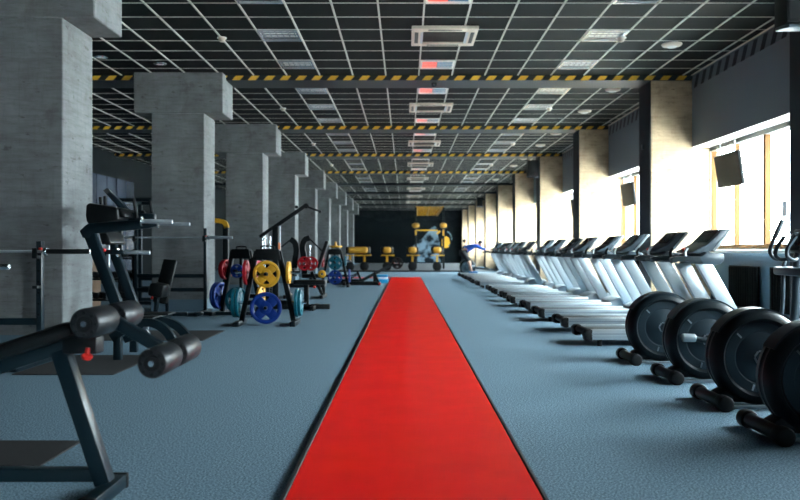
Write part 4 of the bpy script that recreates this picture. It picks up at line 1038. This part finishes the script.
def finger_chains(wrist, d, palm_up, s=1.0):
    wrist, d = Vector(wrist), Vector(d).normalized(); side = d.cross(Vector(palm_up)).normalized(); dn = -Vector(palm_up)
    pal = wrist + d * 0.06 * s
    out = [[(wrist, 0.026), (pal, 0.03)]]
    for k, (o_, l_) in enumerate(((-0.028, 0.065), (-0.009, 0.08), (0.010, 0.075), (0.028, 0.058))):
        b = pal + side * o_ + d * 0.03
        out.append([(pal, 0.03), (b, 0.009), (b + d * l_ * 0.55 + dn * 0.015, 0.008), (b + d * l_ * 0.8 + dn * 0.05, 0.007)])
    th = wrist + d * 0.025 + side * -0.035
    out.append([(wrist, 0.026), (th, 0.011), (th + d * 0.045 + side * -0.02 + dn * 0.02, 0.009)])
    return out

# person in blue, standing on the last treadmill, bent forward onto its handrails (faces +x)
YP = ys[-1]; O = Vector((2.68, YP, 0.18))
t = thing('person', 'person in a blue long-sleeved top and black shorts bending over the last treadmill', 'person', O)
hipL, hipR = (-0.36, -0.09, 0.86), (-0.36, 0.09, 0.86); pel = (-0.36, 0, 0.91)
kneeL, kneeR = (-0.12, -0.10, 0.47), (-0.04, 0.11, 0.47); ankL, ankR = (0.0, -0.10, 0.09), (-0.04, 0.12, 0.09)
chest = (0.04, 0, 1.10); neck = (0.24, 0, 1.15); mid = (-0.17, 0, 1.00)
shL, shR = (0.14, -0.17, 1.12), (0.14, 0.17, 1.12)
elL, elR = (0.36, -0.26, 1.02), (0.36, 0.26, 1.02); wrL, wrR = (0.56, -0.33, 0.95), (0.56, 0.33, 0.95)
toeL, toeR = (0.16, -0.11, 0.035), (0.12, 0.13, 0.035)
body = [[(pel, 0.13), (mid, 0.13), (chest, 0.145), ((0.18, 0, 1.14), 0.07), (neck, 0.055), ((0.30, 0, 1.16), 0.06)],
        [(pel, 0.13), (hipL, 0.09), (kneeL, 0.058), ((-0.07, -0.10, 0.33), 0.055), (ankL, 0.036), (toeL, 0.03)],
        [(pel, 0.13), (hipR, 0.09), (kneeR, 0.058), ((-0.06, 0.11, 0.33), 0.055), (ankR, 0.036), (toeR, 0.03)],
        [(chest, 0.145), (shL, 0.062), (elL, 0.042), (wrL, 0.026)], [(chest, 0.145), (shR, 0.062), (elR, 0.042), (wrR, 0.026)]]
for wv, ev in ((wrL, elL), (wrR, elR)):
    body += finger_chains(wv, (0.9, 0, -0.2), (0.2, 0, 0.95))
skin_mesh('body', body, 'skin', t)
skin_mesh('top', [[((-0.29, 0, 0.94), 0.148), (mid, 0.148), (chest, 0.163), ((0.17, 0, 1.14), 0.095)], [(chest, 0.163), (shL, 0.078), (elL, 0.056), ((0.55, -0.325, 0.953), 0.04)], [(chest, 0.163), (shR, 0.078), (elR, 0.056), ((0.55, 0.325, 0.953), 0.04)]], 'cloth_blue', t)
skin_mesh('shorts', [[(pel, 0.15), ((-0.35, -0.09, 0.84), 0.108), ((-0.22, -0.10, 0.63), 0.095), (kneeL, 0.08)], [(pel, 0.15), ((-0.35, 0.09, 0.84), 0.108), ((-0.18, 0.11, 0.64), 0.095), (kneeR, 0.08)]], 'cloth_black', t)
head(t, (0.37, 0, 1.20), (0.85, 0, -0.5))
for a, b in ((ankL, toeL), (ankR, toeR)):
    MB().box(((a[0] + b[0]) / 2 + 0.01, a[1], 0.045), (0.29, 0.10, 0.08), 0.03, seg=3).build('shoe', 'shoe_blue', t)
# person in black standing behind
O = Vector((2.80, 36.4, 0))
t = thing('person', 'dark-haired person in black standing behind the person in blue', 'person', O, R(0))
body = [[((0, 0, 0.92), 0.13), ((0, 0, 1.08), 0.12), ((0, 0, 1.32), 0.15), ((0, 0, 1.44), 0.06), ((0, 0, 1.52), 0.055)]]
for s in (-1, 1):
    body.append([((0, 0, 0.92), 0.13), ((0, s * 0.10, 0.86), 0.09), ((0.02, s * 0.11, 0.48), 0.058), ((-0.02, s * 0.11, 0.34), 0.055), ((0, s * 0.11, 0.09), 0.036), ((0.15, s * 0.13, 0.03), 0.03)])
    wv = (0.12, s * 0.27, 0.88)
    body.append([((0, 0, 1.32), 0.15), ((0, s * 0.19, 1.38), 0.062), ((-0.02, s * 0.25, 1.10), 0.042), (wv, 0.026)])
    body += finger_chains(wv, (0.4, 0, -0.9), (0, s, 0))
skin_mesh('body', body, 'skin', t)
skin_mesh('top', [[((0, 0, 0.90), 0.15), ((0, 0, 1.08), 0.14), ((0, 0, 1.32), 0.165), ((0, 0, 1.42), 0.085)]] + [[((0, 0, 1.32), 0.165), ((0, s * 0.19, 1.38), 0.08), ((-0.01, s * 0.23, 1.2), 0.06)] for s in (-1, 1)], 'cloth_black', t)
skin_mesh('trousers', [[((0, 0, 0.90), 0.145)] + [((0, s * 0.10, 0.84), 0.10), ((0.02, s * 0.11, 0.48), 0.075), ((0, s * 0.11, 0.11), 0.06)] for s in (-1, 1)], 'cloth_black', t)
head(t, (0.02, 0, 1.63), (1, 0, 0)); t.scale = (0.93, 0.93, 0.93)
for s in (-1, 1): MB().box((0.07, s * 0.12, 0.045), (0.28, 0.10, 0.09), 0.03, seg=3).build('shoe', 'shoe_white', t)
